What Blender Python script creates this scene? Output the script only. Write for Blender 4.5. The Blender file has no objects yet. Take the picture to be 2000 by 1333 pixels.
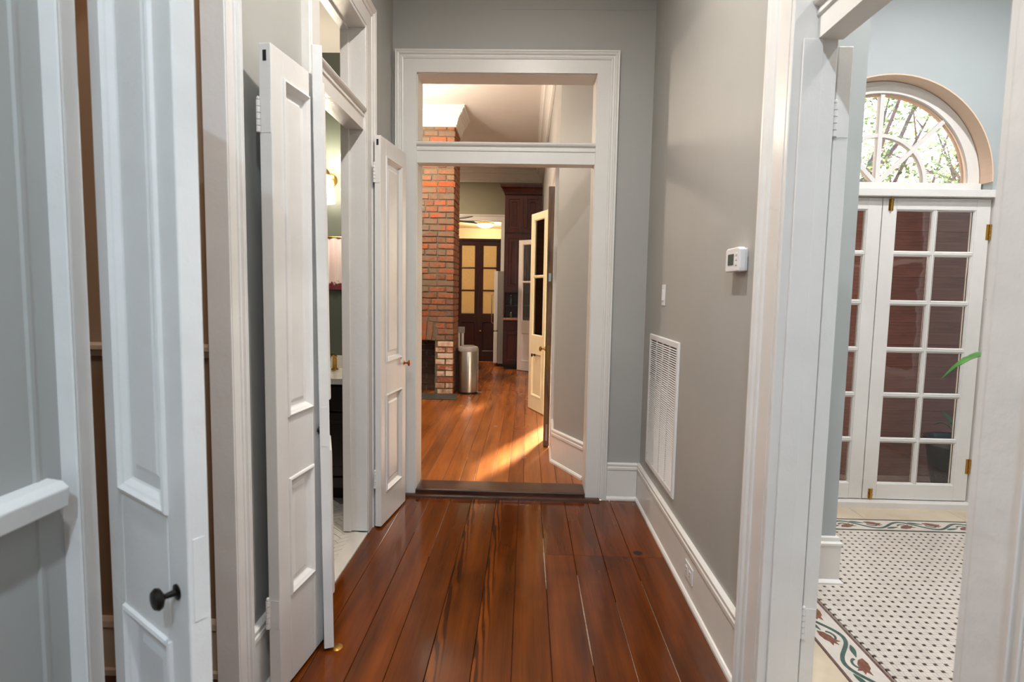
import bpy, bmesh, math, random
from mathutils import Vector, Matrix

random.seed(11)
SC = bpy.context.scene
COL = SC.collection
PI = math.pi

# ------------------------------------------------------------------ camera
YAW, PITCH, ROLL, CAM_H = 0.0251, 0.0846, 0.0180, 1.40
fw = Vector((-math.sin(YAW) * math.cos(PITCH), math.cos(YAW) * math.cos(PITCH), -math.sin(PITCH)))
r0 = Vector((math.cos(YAW), math.sin(YAW), 0.0))
d0 = -r0.cross(fw)
right = r0 * math.cos(ROLL) - d0 * math.sin(ROLL)
down = r0 * math.sin(ROLL) + d0 * math.cos(ROLL)
cam_data = bpy.data.cameras.new('camera')
cam_data.sensor_width = 36.0
cam_data.lens = 20.0
cam_data.clip_start = 0.05
cam_data.clip_end = 200
cam_data.dof.use_dof = True
cam_data.dof.focus_distance = 3.9
cam_data.dof.aperture_fstop = 4.5
cam = bpy.data.objects.new('camera', cam_data)
COL.objects.link(cam)
m = Matrix.Identity(4)
for i in range(3):
    m[i][0] = right[i]
    m[i][1] = -down[i]
    m[i][2] = -fw[i]
m[2][3] = CAM_H
cam.matrix_world = m
SC.camera = cam

# ------------------------------------------------------------------ world, sun, exposure
SUN_DIR = Vector((0.35, 0.93, 0.68)).normalized()      # towards the sun
world = bpy.data.worlds.new('world')
SC.world = world
world.use_nodes = True
wn = world.node_tree
wn.nodes.clear()
wo = wn.nodes.new('ShaderNodeOutputWorld')
wb = wn.nodes.new('ShaderNodeBackground')
sky = wn.nodes.new('ShaderNodeTexSky')
sky.sky_type = 'NISHITA'
sky.sun_disc = False
sky.sun_elevation = math.asin(SUN_DIR.z)
sky.sun_rotation = math.atan2(SUN_DIR.x, SUN_DIR.y)
sky.air_density = 1.0
sky.dust_density = 2.5
sky.ozone_density = 1.0
wb.inputs['Strength'].default_value = 0.30
wn.links.new(sky.outputs[0], wb.inputs['Color'])
wn.links.new(wb.outputs[0], wo.inputs['Surface'])

sun_data = bpy.data.lights.new('sun', 'SUN')
sun_data.energy = 34.0
sun_data.angle = math.radians(7.0)
sun_data.color = (1.0, 0.90, 0.74)
sun = bpy.data.objects.new('sun', sun_data)
sun.rotation_euler = (-SUN_DIR).to_track_quat('-Z', 'Y').to_euler()
sun.location = (6, 14, 12)
COL.objects.link(sun)

SC.view_settings.view_transform = 'Standard'
SC.view_settings.look = 'None'
SC.view_settings.gamma = 1.0
SC.view_settings.use_curve_mapping = False
SC.view_settings.exposure = 0.52


# ------------------------------------------------------------------ materials
def srgb(r, g, b):
    def f(c):
        c /= 255.0
        return c / 12.92 if c <= 0.04045 else ((c + 0.055) / 1.055) ** 2.4
    return (f(r), f(g), f(b), 1.0)


class NT:
    def __init__(self, name):
        self.mat = bpy.data.materials.new(name)
        self.mat.use_nodes = True
        self.t = self.mat.node_tree
        self.t.nodes.clear()
        self.out = self.n('ShaderNodeOutputMaterial')

    def n(self, typ, **kw):
        nd = self.t.nodes.new(typ)
        for k, v in kw.items():
            setattr(nd, k, v)
        return nd

    def l(self, a, b):
        self.t.links.new(a, b)

    def principled(self, color=None, rough=0.5, metal=0.0, coat=0.0, spec=0.5):
        p = self.n('ShaderNodeBsdfPrincipled')
        if color:
            p.inputs['Base Color'].default_value = color
        p.inputs['Roughness'].default_value = rough
        p.inputs['Metallic'].default_value = metal
        p.inputs['Coat Weight'].default_value = coat
        p.inputs['Coat Roughness'].default_value = 0.12
        p.inputs['Specular IOR Level'].default_value = spec
        self.l(p.outputs[0], self.out.inputs['Surface'])
        return p

    def noise(self, vec, scale, detail=4, rough=0.55, dist=0.0):
        nd = self.n('ShaderNodeTexNoise')
        nd.inputs['Scale'].default_value = scale
        nd.inputs['Detail'].default_value = detail
        nd.inputs['Roughness'].default_value = rough
        nd.inputs['Distortion'].default_value = dist
        if vec is not None:
            self.l(vec, nd.inputs['Vector'])
        return nd

    def ramp(self, fac, stops):
        r = self.n('ShaderNodeValToRGB')
        el = r.color_ramp.elements
        while len(el) < len(stops):
            el.new(0.5)
        for e, (p, c) in zip(el, stops):
            e.position = p
            e.color = c
        self.l(fac, r.inputs['Fac'])
        return r

    def bump(self, h, strength=0.2, dist=0.01):
        b = self.n('ShaderNodeBump')
        b.inputs['Strength'].default_value = strength
        b.inputs['Distance'].default_value = dist
        self.l(h, b.inputs['Height'])
        return b

    def coords(self, scale=(1, 1, 1), rnd=False, world=True):
        if world:
            g = self.n('ShaderNodeNewGeometry').outputs['Position']
        else:
            g = self.n('ShaderNodeTexCoord').outputs['Object']
        mp = self.n('ShaderNodeMapping')
        mp.inputs['Scale'].default_value = scale
        if rnd:
            oi = self.n('ShaderNodeObjectInfo')
            mul = self.n('ShaderNodeMath', operation='MULTIPLY')
            mul.inputs[1].default_value = 37.0
            self.l(oi.outputs['Random'], mul.inputs[0])
            add = self.n('ShaderNodeVectorMath', operation='ADD')
            self.l(g, add.inputs[0])
            self.l(mul.outputs[0], add.inputs[1])
            g = add.outputs[0]
        self.l(g, mp.inputs['Vector'])
        return mp.outputs[0]


def paint(name, col, rough=0.45, bump=0.12, var=0.05, scale=9.0):
    t = NT(name)
    p = t.principled(col, rough)
    v = t.coords(world=False)
    n1 = t.noise(v, scale, 5, 0.6)
    lo = tuple(c * (1 - var) for c in col[:3]) + (1,)
    hi = tuple(min(1, c * (1 + var)) for c in col[:3]) + (1,)
    r = t.ramp(n1.outputs['Fac'], [(0.3, lo), (0.7, hi)])
    t.l(r.outputs[0], p.inputs['Base Color'])
    n2 = t.noise(v, scale * 7, 4, 0.6)
    b = t.bump(n2.outputs['Fac'], bump, 0.004)
    n3 = t.noise(v, scale * 1.1, 3, 0.5)
    b2 = t.bump(n3.outputs['Fac'], bump * 1.4, 0.012)
    t.l(b.outputs[0], b2.inputs['Normal'])
    t.l(b2.outputs[0], p.inputs['Normal'])
    return t.mat


def plain(name, col, rough=0.5, metal=0.0, coat=0.0, nscale=30, bump=0.05, var=0.06):
    t = NT(name)
    p = t.principled(col, rough, metal, coat)
    v = t.coords(world=False)
    n1 = t.noise(v, nscale, 3)
    lo = tuple(c * (1 - var) for c in col[:3]) + (1,)
    hi = tuple(min(1, c * (1 + var)) for c in col[:3]) + (1,)
    t.l(t.ramp(n1.outputs['Fac'], [(0.3, lo), (0.7, hi)]).outputs[0], p.inputs['Base Color'])
    t.l(t.bump(n1.outputs['Fac'], bump, 0.003).outputs[0], p.inputs['Normal'])
    return t.mat


def wood_floor(name, dark, mid, light, figured=None, rough=0.2, stain=0.65):
    t = NT(name)
    p = t.principled(None, rough, 0, 0.0, 0.32)
    p.inputs['Coat Roughness'].default_value = 0.08

    def mul(a, b, f):
        mx = t.n('ShaderNodeMix', data_type='RGBA', blend_type='MULTIPLY')
        mx.inputs[0].default_value = f
        t.l(a, mx.inputs[6])
        t.l(b, mx.inputs[7])
        return mx.outputs[2]
    v = t.coords((9, 0.7, 3), rnd=True)
    n1 = t.noise(v, 1.4, 4, 0.5, 0.3)
    base = t.ramp(n1.outputs['Fac'], [(0.15, dark), (0.5, mid), (0.9, light)])
    v2 = t.coords((150, 3.5, 3), rnd=True)
    n2 = t.noise(v2, 1.0, 4, 0.6)
    pores = t.ramp(n2.outputs['Fac'], [(0.36, (0.6, 0.56, 0.52, 1)), (0.55, (1, 1, 1, 1))])
    last = mul(base.outputs[0], pores.outputs[0], 0.35)
    if figured is not None:
        # cathedral figure along one edge of the board
        v3 = t.coords((11, 0.8, 1), rnd=True)
        w = t.n('ShaderNodeTexWave', wave_type='BANDS', bands_direction='DIAGONAL')
        w.inputs['Scale'].default_value = 2.0
        w.inputs['Distortion'].default_value = 8.0
        w.inputs['Detail'].default_value = 2.0
        w.inputs['Detail Scale'].default_value = 1.0
        t.l(v3, w.inputs['Vector'])
        fr = t.ramp(w.outputs['Fac'], [(0.22, (0.38, 0.30, 0.26, 1)), (0.42, (1.1, 1.1, 1.05, 1)), (0.9, (1.5, 1.5, 1.4, 1))])
        sep = t.n('ShaderNodeSeparateXYZ')
        t.l(t.n('ShaderNodeNewGeometry').outputs['Position'], sep.inputs[0])
        mr = t.n('ShaderNodeMapRange', interpolation_type='SMOOTHSTEP')
        mr.inputs['From Min'].default_value = figured + 0.030
        mr.inputs['From Max'].default_value = figured + 0.062
        mr.inputs['To Min'].default_value = 0.95
        mr.inputs['To Max'].default_value = 0.0
        t.l(sep.outputs['X'], mr.inputs['Value'])
        m2 = t.n('ShaderNodeMix', data_type='RGBA', blend_type='MULTIPLY')
        t.l(mr.outputs[0], m2.inputs[0])
        t.l(last, m2.inputs[6])
        t.l(fr.outputs[0], m2.inputs[7])
        last = m2.outputs[2]
    oi = t.n('ShaderNodeObjectInfo')
    tint = t.ramp(oi.outputs['Random'], [(0.0, (0.80, 0.77, 0.75, 1)), (0.5, (1, 0.98, 0.95, 1)), (1.0, (1.18, 1.12, 1.05, 1))])
    last = mul(last, tint.outputs[0], 1.0)
    v4 = t.coords((1, 0.5, 1))
    n4 = t.noise(v4, 1.7, 4, 0.6)
    st = t.ramp(n4.outputs['Fac'], [(0.32, (0.55, 0.5, 0.48, 1)), (0.5, (1, 1, 1, 1))])
    last = mul(last, st.outputs[0], stain)
    t.l(last, p.inputs['Base Color'])
    rr = t.ramp(n4.outputs['Fac'], [(0.2, (rough * 0.8,) * 3 + (1,)), (0.8, (rough * 1.4,) * 3 + (1,))])
    t.l(rr.outputs[0], p.inputs['Roughness'])
    b = t.bump(n2.outputs['Fac'], 0.05, 0.002)
    b2 = t.bump(n4.outputs['Fac'], 0.10, 0.01)
    t.l(b.outputs[0], b2.inputs['Normal'])
    t.l(b2.outputs[0], p.inputs['Normal'])
    return t.mat


def wood(name, dark, light, rough=0.35, scale=(2, 30, 2), coat=0.2):
    t = NT(name)
    p = t.principled(None, rough, 0, coat)
    v = t.coords(scale, world=False)
    n = t.noise(v, 1.5, 6, 0.6, 0.6)
    t.l(t.ramp(n.outputs['Fac'], [(0.3, dark), (0.7, light)]).outputs[0], p.inputs['Base Color'])
    t.l(t.bump(n.outputs['Fac'], 0.08, 0.003).outputs[0], p.inputs['Normal'])
    return t.mat


def brick_mat(name, pale=False):
    t = NT(name)
    p = t.principled(None, 0.9)
    oi = t.n('ShaderNodeObjectInfo')
    if pale:
        stops = [(0.0, srgb(170, 100, 70)), (0.3, srgb(188, 140, 112)), (0.6, srgb(205, 168, 142)), (1.0, srgb(176, 120, 92))]
    else:
        stops = [(0.0, srgb(186, 82, 40)), (0.12, srgb(128, 88, 68)), (0.26, srgb(158, 100, 68)), (0.40, srgb(112, 88, 72)), (0.54, srgb(170, 88, 50)),
                 (0.68, srgb(146, 116, 86)), (0.80, srgb(140, 78, 54)), (0.90, srgb(204, 92, 42)), (1.0, srgb(126, 106, 86))]
    base = t.ramp(oi.outputs['Random'], stops)
    v = t.coords((1, 1, 1), rnd=True)
    n1 = t.noise(v, 28, 6, 0.65)
    n2 = t.noise(v, 9, 5, 0.6)
    m1 = t.n('ShaderNodeMix', data_type='RGBA', blend_type='MULTIPLY')
    m1.inputs[0].default_value = 0.8
    t.l(base.outputs[0], m1.inputs[6])
    t.l(t.ramp(n1.outputs['Fac'], [(0.28, (0.5, 0.47, 0.45, 1)), (0.62, (1.1, 1.1, 1.1, 1))]).outputs[0], m1.inputs[7])
    m2 = t.n('ShaderNodeMix', data_type='RGBA')
    sh = t.n('ShaderNodeMath', operation='MULTIPLY_ADD')
    wn1 = t.n('ShaderNodeTexWhiteNoise', noise_dimensions='1D')
    t.l(oi.outputs['Random'], wn1.inputs['W'])
    t.l(wn1.outputs['Value'], sh.inputs[0])
    sh.inputs[1].default_value = 0.26
    t.l(n2.outputs['Fac'], sh.inputs[2])
    t.l(t.ramp(sh.outputs[0], [(0.54, (0, 0, 0, 1)), (0.74, (0.9, 0.9, 0.9, 1))]).outputs[0], m2.inputs[0])
    t.l(m1.outputs[2], m2.inputs[6])
    m2.inputs[7].default_value = srgb(124, 106, 88) if not pale else srgb(222, 200, 178)
    t.l(m2.outputs[2], p.inputs['Base Color'])
    t.l(t.bump(n1.outputs['Fac'], 0.6, 0.012).outputs[0], p.inputs['Normal'])
    return t.mat


def glass_mat(name, tint=(1, 1, 1, 1), gloss=1.0):
    t = NT(name)
    tr = t.n('ShaderNodeBsdfTransparent')
    tr.inputs[0].default_value = tint
    gl = t.n('ShaderNodeBsdfGlossy')
    gl.inputs['Roughness'].default_value = 0.03
    v = t.coords(world=False)
    nz = t.noise(v, 5, 2)
    t.l(t.bump(nz.outputs['Fac'], 0.15, 0.01).outputs[0], gl.inputs['Normal'])
    fr = t.n('ShaderNodeFresnel')
    fr.inputs['IOR'].default_value = 1.45
    mul = t.n('ShaderNodeMath', operation='MULTIPLY')
    mul.inputs[1].default_value = gloss
    t.l(fr.outputs[0], mul.inputs[0])
    mx = t.n('ShaderNodeMixShader')
    t.l(mul.outputs[0], mx.inputs[0])
    t.l(tr.outputs[0], mx.inputs[1])
    t.l(gl.outputs[0], mx.inputs[2])
    t.l(mx.outputs[0], t.out.inputs['Surface'])
    return t.mat


def frosted_mat(name, col):
    t = NT(name)
    a = t.n('ShaderNodeBsdfTranslucent')
    d = t.n('ShaderNodeBsdfDiffuse')
    g = t.n('ShaderNodeBsdfGlossy')
    v = t.coords(world=False)
    nz = t.noise(v, 60, 3)
    cr = t.ramp(nz.outputs['Fac'], [(0.3, tuple(c * 0.8 for c in col[:3]) + (1,)), (0.7, col)])
    t.l(cr.outputs[0], a.inputs[0])
    t.l(cr.outputs[0], d.inputs[0])
    g.inputs['Roughness'].default_value = 0.3
    m1 = t.n('ShaderNodeMixShader')
    m1.inputs[0].default_value = 0.25
    t.l(a.outputs[0], m1.inputs[1])
    t.l(d.outputs[0], m1.inputs[2])
    m2 = t.n('ShaderNodeMixShader')
    m2.inputs[0].default_value = 0.06
    t.l(m1.outputs[0], m2.inputs[1])
    t.l(g.outputs[0], m2.inputs[2])
    t.l(m2.outputs[0], t.out.inputs['Surface'])
    return t.mat


def emit_mat(name, col, s):
    t = NT(name)
    e = t.n('ShaderNodeEmission')
    e.inputs[0].default_value = col
    e.inputs[1].default_value = s
    v = t.coords(world=False)
    nz = t.noise(v, 12, 2)
    r = t.ramp(nz.outputs['Fac'], [(0.0, tuple(c * 0.95 for c in col[:3]) + (1,)), (1.0, col)])
    t.l(r.outputs[0], e.inputs[0])
    t.l(e.outputs[0], t.out.inputs['Surface'])
    return t.mat


def leaf_mat(name, c1, c2, transl=0.35):
    t = NT(name)
    p = t.n('ShaderNodeBsdfPrincipled')
    p.inputs['Roughness'].default_value = 0.4
    tr = t.n('ShaderNodeBsdfTranslucent')
    v = t.coords(world=False)
    nz = t.noise(v, 7, 3)
    cr = t.ramp(nz.outputs['Fac'], [(0.3, c1), (0.7, c2)])
    t.l(cr.outputs[0], p.inputs['Base Color'])
    t.l(cr.outputs[0], tr.inputs[0])
    mx = t.n('ShaderNodeMixShader')
    mx.inputs[0].default_value = transl
    t.l(p.outputs[0], mx.inputs[1])
    t.l(tr.outputs[0], mx.inputs[2])
    t.l(mx.outputs[0], t.out.inputs['Surface'])
    return t.mat


def lace_mat(name):
    t = NT(name)
    p = t.principled(None, 0.8)
    tc = t.n('ShaderNodeTexCoord')
    sep = t.n('ShaderNodeSeparateXYZ')
    t.l(tc.outputs['Object'], sep.inputs[0])
    mp = t.n('ShaderNodeMapping')
    mp.inputs['Scale'].default_value = (90, 1, 1)
    t.l(tc.outputs['Object'], mp.inputs['Vector'])
    w = t.n('ShaderNodeTexWave')
    w.inputs['Scale'].default_value = 0.35
    w.inputs['Distortion'].default_value = 1.0
    t.l(mp.outputs[0], w.inputs['Vector'])
    stripes = t.ramp(w.outputs['Fac'], [(0.2, srgb(228, 190, 190)), (0.7, srgb(250, 236, 232))])
    nz = t.noise(tc.outputs['Object'], 55, 4)
    # red floral hem in the lowest few centimetres
    add = t.n('ShaderNodeMath', operation='MULTIPLY_ADD')
    add.inputs[1].default_value = 0.09
    t.l(nz.outputs['Fac'], add.inputs[0])
    t.l(sep.outputs['Z'], add.inputs[2])
    hem = t.ramp(add.outputs[0], [(0.085, (1, 1, 1, 1)), (0.10, (0, 0, 0, 1))])
    mx = t.n('ShaderNodeMix', data_type='RGBA')
    t.l(hem.outputs[0], mx.inputs[0])
    t.l(stripes.outputs[0], mx.inputs[6])
    mx.inputs[7].default_value = srgb(120, 45, 58)
    t.l(mx.outputs[2], p.inputs['Base Color'])
    return t.mat


M = {}
M['grey'] = paint('grey_wall_paint', srgb(171, 170, 165), 0.55, 0.10, 0.03, 2.5)
M['grey_daylit'] = paint('daylit_grey_wall_paint', srgb(172, 178, 178), 0.55, 0.08, 0.03, 2.5)  # hall grey made lighter and cooler in place of daylight
M['white'] = paint('white_gloss_trim_paint', srgb(226, 222, 217), 0.32, 0.22, 0.025, 6.0)
M['white_smooth'] = paint('white_trim_paint', srgb(228, 225, 219), 0.35, 0.06, 0.02, 6.0)
M['ceiling'] = paint('white_ceiling_paint', srgb(226, 220, 214), 0.7, 0.05, 0.02, 3.0)
M['tan'] = paint('tan_wall_paint', srgb(150, 122, 96), 0.6, 0.06, 0.03, 3.0)
M['tan_trim'] = paint('beige_trim_paint', srgb(205, 184, 162), 0.45, 0.08, 0.03, 5.0)
M['sage'] = paint('sage_green_wall_paint', srgb(95, 100, 90), 0.55, 0.06, 0.03, 3.0)
M['olive'] = paint('olive_wall_paint', srgb(150, 146, 124), 0.6, 0.06, 0.03, 3.0)
M['cream'] = paint('cream_door_paint', srgb(232, 216, 180), 0.4, 0.15, 0.03, 6.0)
M['peach'] = paint('peach_plaster', srgb(226, 196, 170), 0.7, 0.1, 0.03, 4.0)
M['kitchen_tan'] = paint('warm_tan_wall_paint', srgb(206, 184, 146), 0.6, 0.05, 0.02, 3.0)
FD, FM, FL_ = srgb(60, 26, 3), srgb(104, 49, 8), srgb(138, 70, 15)
M['floor'] = wood_floor('heart_pine_floor', FD, FM, FL_, rough=0.12, stain=0.85)
M['floor_fig'] = wood_floor('figured_heart_pine_floor', FD, FM, FL_, -0.346, rough=0.12, stain=0.85)
M['floor_fig2'] = wood_floor('figured_heart_pine_floor_board', FD, FM, FL_, -0.180, rough=0.12, stain=0.85)
M['floor_next'] = wood_floor('brightened_pine_floor', srgb(116, 62, 24), srgb(160, 92, 40), srgb(186, 116, 58), rough=0.23, stain=0.25)  # hall pine with lighter tones standing in for the room's stronger light
M['filler'] = plain('pale_gap_filler', srgb(150, 128, 108), 0.8, nscale=60, var=0.3)
M['gap'] = plain('dark_floor_gap', srgb(26, 14, 8), 0.9)
M['threshold'] = wood('walnut_threshold', srgb(40, 20, 12), srgb(88, 50, 32), 0.35, (3, 20, 20))
M['brick'] = brick_mat('old_orange_brick')
M['brick_pale'] = brick_mat('limewashed_brick', True)
M['mortar'] = plain('lime_mortar', srgb(112, 100, 84), 0.95, nscale=45, bump=0.8, var=0.2)
M['brick_dark'] = plain('dark_brown_brick', srgb(80, 62, 52), 0.95, nscale=40, bump=0.6, var=0.25)  # darker brown brick for the firebox back
M['slate'] = plain('slate_hearth', srgb(74, 74, 70), 0.6, nscale=14, bump=0.3, var=0.15)
M['marble'] = plain('cream_marble', srgb(208, 190, 164), 0.12, nscale=6, bump=0.02, var=0.10)
M['mos_white'] = plain('white_mosaic_marble', srgb(214, 204, 192), 0.22, nscale=16, bump=0.05, var=0.08)
M['mos_dark'] = plain('dark_brown_mosaic', srgb(80, 62, 55), 0.25, nscale=12, bump=0.05, var=0.45)
M['mos_grout'] = plain('mosaic_grout', srgb(150, 138, 128), 0.8)
M['vine'] = plain('green_mosaic_marble', srgb(66, 92, 84), 0.25, nscale=60, bump=0.05, var=0.3)
M['flower'] = plain('red_brown_mosaic_marble', srgb(124, 80, 62), 0.25, nscale=50, bump=0.05, var=0.3)
M['line_brown'] = plain('brown_mosaic_line', srgb(108, 80, 72), 0.25, nscale=50, bump=0.05, var=0.3)
M['line_dark'] = plain('dark_green_mosaic_line', srgb(58, 66, 62), 0.3, nscale=50, bump=0.05, var=0.3)
M['tile'] = plain('white_marble_tile', srgb(224, 216, 206), 0.3, nscale=9, bump=0.03, var=0.05)
M['tile_grout'] = plain('grey_tile_grout', srgb(128, 120, 114), 0.85)
M['mahogany'] = wood('mahogany', srgb(38, 9, 5), srgb(78, 22, 11), 0.3, (18, 18, 2))
M['mahogany_dark'] = wood('dark_mahogany', srgb(32, 9, 6), srgb(62, 18, 10), 0.35, (18, 18, 2))
M['espresso'] = wood('espresso_wood', srgb(22, 14, 10), srgb(40, 26, 20), 0.4, (18, 18, 2))
M['brown_stile'] = wood('worn_brown_stile', srgb(74, 50, 30), srgb(140, 108, 74), 0.5, (18, 18, 2))
M['glass'] = glass_mat('window_glass')
M['frosted'] = frosted_mat('frosted_glass', srgb(238, 220, 176))
M['steel'] = plain('brushed_stainless_steel', srgb(176, 168, 160), 0.28, 1.0, nscale=120, bump=0.02)
M['black'] = plain('black_plastic', srgb(18, 18, 19), 0.5)
M['grey_plastic'] = plain('grey_plastic', srgb(150, 146, 142), 0.4)
M['brass'] = plain('polished_brass', srgb(196, 152, 78), 0.25, 1.0)
M['copper'] = plain('copper_knob', srgb(190, 112, 74), 0.25, 1.0)
M['chrome'] = plain('chrome', srgb(200, 200, 200), 0.15, 1.0)
M['bronze'] = plain('dark_bronze', srgb(42, 38, 34), 0.35, 0.8)
M['plastic'] = plain('white_plastic', srgb(232, 230, 230), 0.4, bump=0.01, var=0.01)
M['lcd'] = plain('grey_green_lcd', srgb(70, 84, 84), 0.2)
M['quartz'] = plain('white_quartz', srgb(240, 236, 228), 0.12, nscale=8)
M['counter_pink'] = plain('pink_granite', srgb(170, 120, 100), 0.25, nscale=60, var=0.2)
M['bulb'] = emit_mat('lit_glass_shade', (1.0, 0.88, 0.70, 1), 12.0)
M['lens'] = emit_mat('lit_lamp_lens', (1.0, 0.90, 0.76, 1), 14.0)
M['leaf'] = leaf_mat('houseplant_leaf', srgb(40, 92, 42), srgb(82, 146, 60))
M['tree_leaf'] = leaf_mat('tree_leaf', srgb(70, 104, 76), srgb(128, 150, 96), 0.5)
M['bark'] = plain('grey_bark', srgb(150, 136, 140), 0.9, nscale=12, bump=0.6, var=0.25)
M['fence'] = wood('red_brown_fence_boards', srgb(92, 56, 46), srgb(124, 80, 66), 0.8, (2, 14, 40), 0.0)
M['paver'] = plain('courtyard_paving', srgb(130, 108, 96), 0.9, nscale=8, bump=0.4, var=0.2)
M['terracotta'] = plain('terracotta', srgb(150, 84, 58), 0.8)
M['soil'] = plain('potting_soil', srgb(40, 28, 20), 0.95, nscale=80, bump=0.8)
M['stucco'] = plain('outer_wall_stucco', srgb(190, 178, 160), 0.9, nscale=40, bump=0.4)
M['lace'] = lace_mat('striped_lace')
M['green_bottle'] = plain('bottle_glass', srgb(90, 110, 96), 0.15)


# ------------------------------------------------------------------ mesh helpers
class MB:
    def __init__(self):
        self.v = []
        self.f = []

    def add(self, vs, fs):
        o = len(self.v)
        self.v += [tuple(p) for p in vs]
        self.f += [tuple(i + o for i in f) for f in fs]
        return self

    def box(self, x0, x1, y0, y1, z0, z1):
        vs = [(x0, y0, z0), (x1, y0, z0), (x1, y1, z0), (x0, y1, z0), (x0, y0, z1), (x1, y0, z1), (x1, y1, z1), (x0, y1, z1)]
        return self.add(vs, [(0, 3, 2, 1), (4, 5, 6, 7), (0, 1, 5, 4), (1, 2, 6, 5), (2, 3, 7, 6), (3, 0, 4, 7)])

    def prism(self, poly, a, b, axis='z'):
        n = len(poly)
        def mk(p, h):
            return {'z': (p[0], p[1], h), 'y': (p[0], h, p[1]), 'x': (h, p[0], p[1])}[axis]
        vs = [mk(p, a) for p in poly] + [mk(p, b) for p in poly]
        fs = [tuple(range(n))[::-1], tuple(range(n, 2 * n))]
        fs += [(i, (i + 1) % n, n + (i + 1) % n, n + i) for i in range(n)]
        return self.add(vs, fs)

    def lathe(self, prof, c=(0, 0, 0), axis='z', n=24):
        """prof: list of (radius, height) along the axis"""
        vs, fs = [], []
        for r, h in prof:
            for k in range(n):
                a = 2 * PI * k / n
                p = (r * math.cos(a), r * math.sin(a), h)
                if axis == 'x':
                    p = (p[2], p[0], p[1])
                elif axis == 'y':
                    p = (p[1], p[2], p[0])
                vs.append((p[0] + c[0], p[1] + c[1], p[2] + c[2]))
        for i in range(len(prof) - 1):
            for k in range(n):
                k2 = (k + 1) % n
                fs.append((i * n + k, i * n + k2, (i + 1) * n + k2, (i + 1) * n + k))
        fs.append(tuple(range(n))[::-1])
        fs.append(tuple((len(prof) - 1) * n + k for k in range(n)))
        return self.add(vs, fs)

    def tube(self, pts, r, n=8):
        pts = [Vector(p) for p in pts]
        rs = r if isinstance(r, (list, tuple)) else [r] * len(pts)
        vs, fs = [], []
        up = None
        for i, p in enumerate(pts):
            t = (pts[min(i + 1, len(pts) - 1)] - pts[max(i - 1, 0)]).normalized()
            if up is None:
                up = Vector((0, 0, 1)) if abs(t.z) < 0.9 else Vector((1, 0, 0))
            a = t.cross(up).normalized()
            b = a.cross(t).normalized()
            up = b
            for k in range(n):
                an = 2 * PI * k / n
                vs.append(p + (a * math.cos(an) + b * math.sin(an)) * rs[i])
        for i in range(len(pts) - 1):
            for k in range(n):
                k2 = (k + 1) % n
                fs.append((i * n + k, i * n + k2, (i + 1) * n + k2, (i + 1) * n + k))
        fs.append(tuple(range(n))[::-1])
        fs.append(tuple((len(pts) - 1) * n + k for k in range(n)))
        return self.add(vs, fs)

    def sweep(self, path, prof):
        """profile (offset to the left of the path, z), mitred along a plan polyline"""
        P = [Vector((p[0], p[1])) for p in path]
        n = len(prof)
        vs, fs = [], []
        for i, p in enumerate(P):
            d1 = (P[i] - P[i - 1]).normalized() if i > 0 else None
            d2 = (P[i + 1] - P[i]).normalized() if i < len(P) - 1 else None
            if d1 is None:
                d1 = d2
            if d2 is None:
                d2 = d1
            n1 = Vector((-d1.y, d1.x))
            n2 = Vector((-d2.y, d2.x))
            mt = (n1 + n2)
            mt = mt / max(0.2, mt.dot(n1))
            for o, z in prof:
                vs.append((p.x + mt.x * o, p.y + mt.y * o, z))
        for i in range(len(P) - 1):
            for k in range(n):
                k2 = (k + 1) % n
                fs.append((i * n + k, (i + 1) * n + k, (i + 1) * n + k2, i * n + k2))
        fs.append(tuple(range(n)))
        fs.append(tuple((len(P) - 1) * n + k for k in range(n))[::-1])
        return self.add(vs, fs)

    def ring(self, x0, x1, z0, z1, prof):
        """mitred rectangular moulding in the xz plane; prof = (inset, y)"""
        vs, fs = [], []
        for ins, y in prof:
            vs += [(x0 + ins, y, z0 + ins), (x1 - ins, y, z0 + ins), (x1 - ins, y, z1 - ins), (x0 + ins, y, z1 - ins)]
        for i in range(len(prof) - 1):
            for k in range(4):
                k2 = (k + 1) % 4
                fs.append((i * 4 + k, i * 4 + k2, (i + 1) * 4 + k2, (i + 1) * 4 + k))
        return self.add(vs, fs)

    def build(self, name, mat, parent=None, smooth=False, bevel=0.0, loc=None, kind=None, label=None):
        me = bpy.data.meshes.new(name)
        me.from_pydata(self.v, [], self.f)
        me.validate()
        bm = bmesh.new()
        bm.from_mesh(me)
        bmesh.ops.recalc_face_normals(bm, faces=bm.faces)
        bm.to_mesh(me)
        bm.free()
        me.materials.append(M[mat] if isinstance(mat, str) else mat)
        if smooth:
            for p in me.polygons:
                p.use_smooth = True
        o = bpy.data.objects.new(name, me)
        COL.objects.link(o)
        if parent is not None:
            o.parent = parent
        if loc is not None:
            o.location = loc
        if bevel:
            b = o.modifiers.new('bevel', 'BEVEL')
            b.width = bevel
            b.segments = 2
            b.limit_method = 'ANGLE'
        if smooth:
            s = o.modifiers.new('split', 'EDGE_SPLIT')
            s.split_angle = math.radians(40)
        if kind:
            o['kind'] = kind
        if label:
            o['label'] = label
        return o


def B(*a):
    return MB().box(*a)


def thing(name, label, cat, loc=(0, 0, 0), rotz=0.0, group=None, kind=None):
    o = bpy.data.objects.new(name, None)
    o.empty_display_size = 0.1
    COL.objects.link(o)
    o.location = loc
    o.rotation_euler = (0, 0, rotz)
    o['label'] = label
    o['category'] = cat
    if group:
        o['group'] = group
    if kind:
        o['kind'] = kind
    return o


def tag(o, label, cat, group=None, kind=None):
    o['label'] = label
    o['category'] = cat
    if group:
        o['group'] = group
    if kind:
        o['kind'] = kind
    return o


def struct(o, label, cat):
    return tag(o, label, cat, kind='structure')


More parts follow.
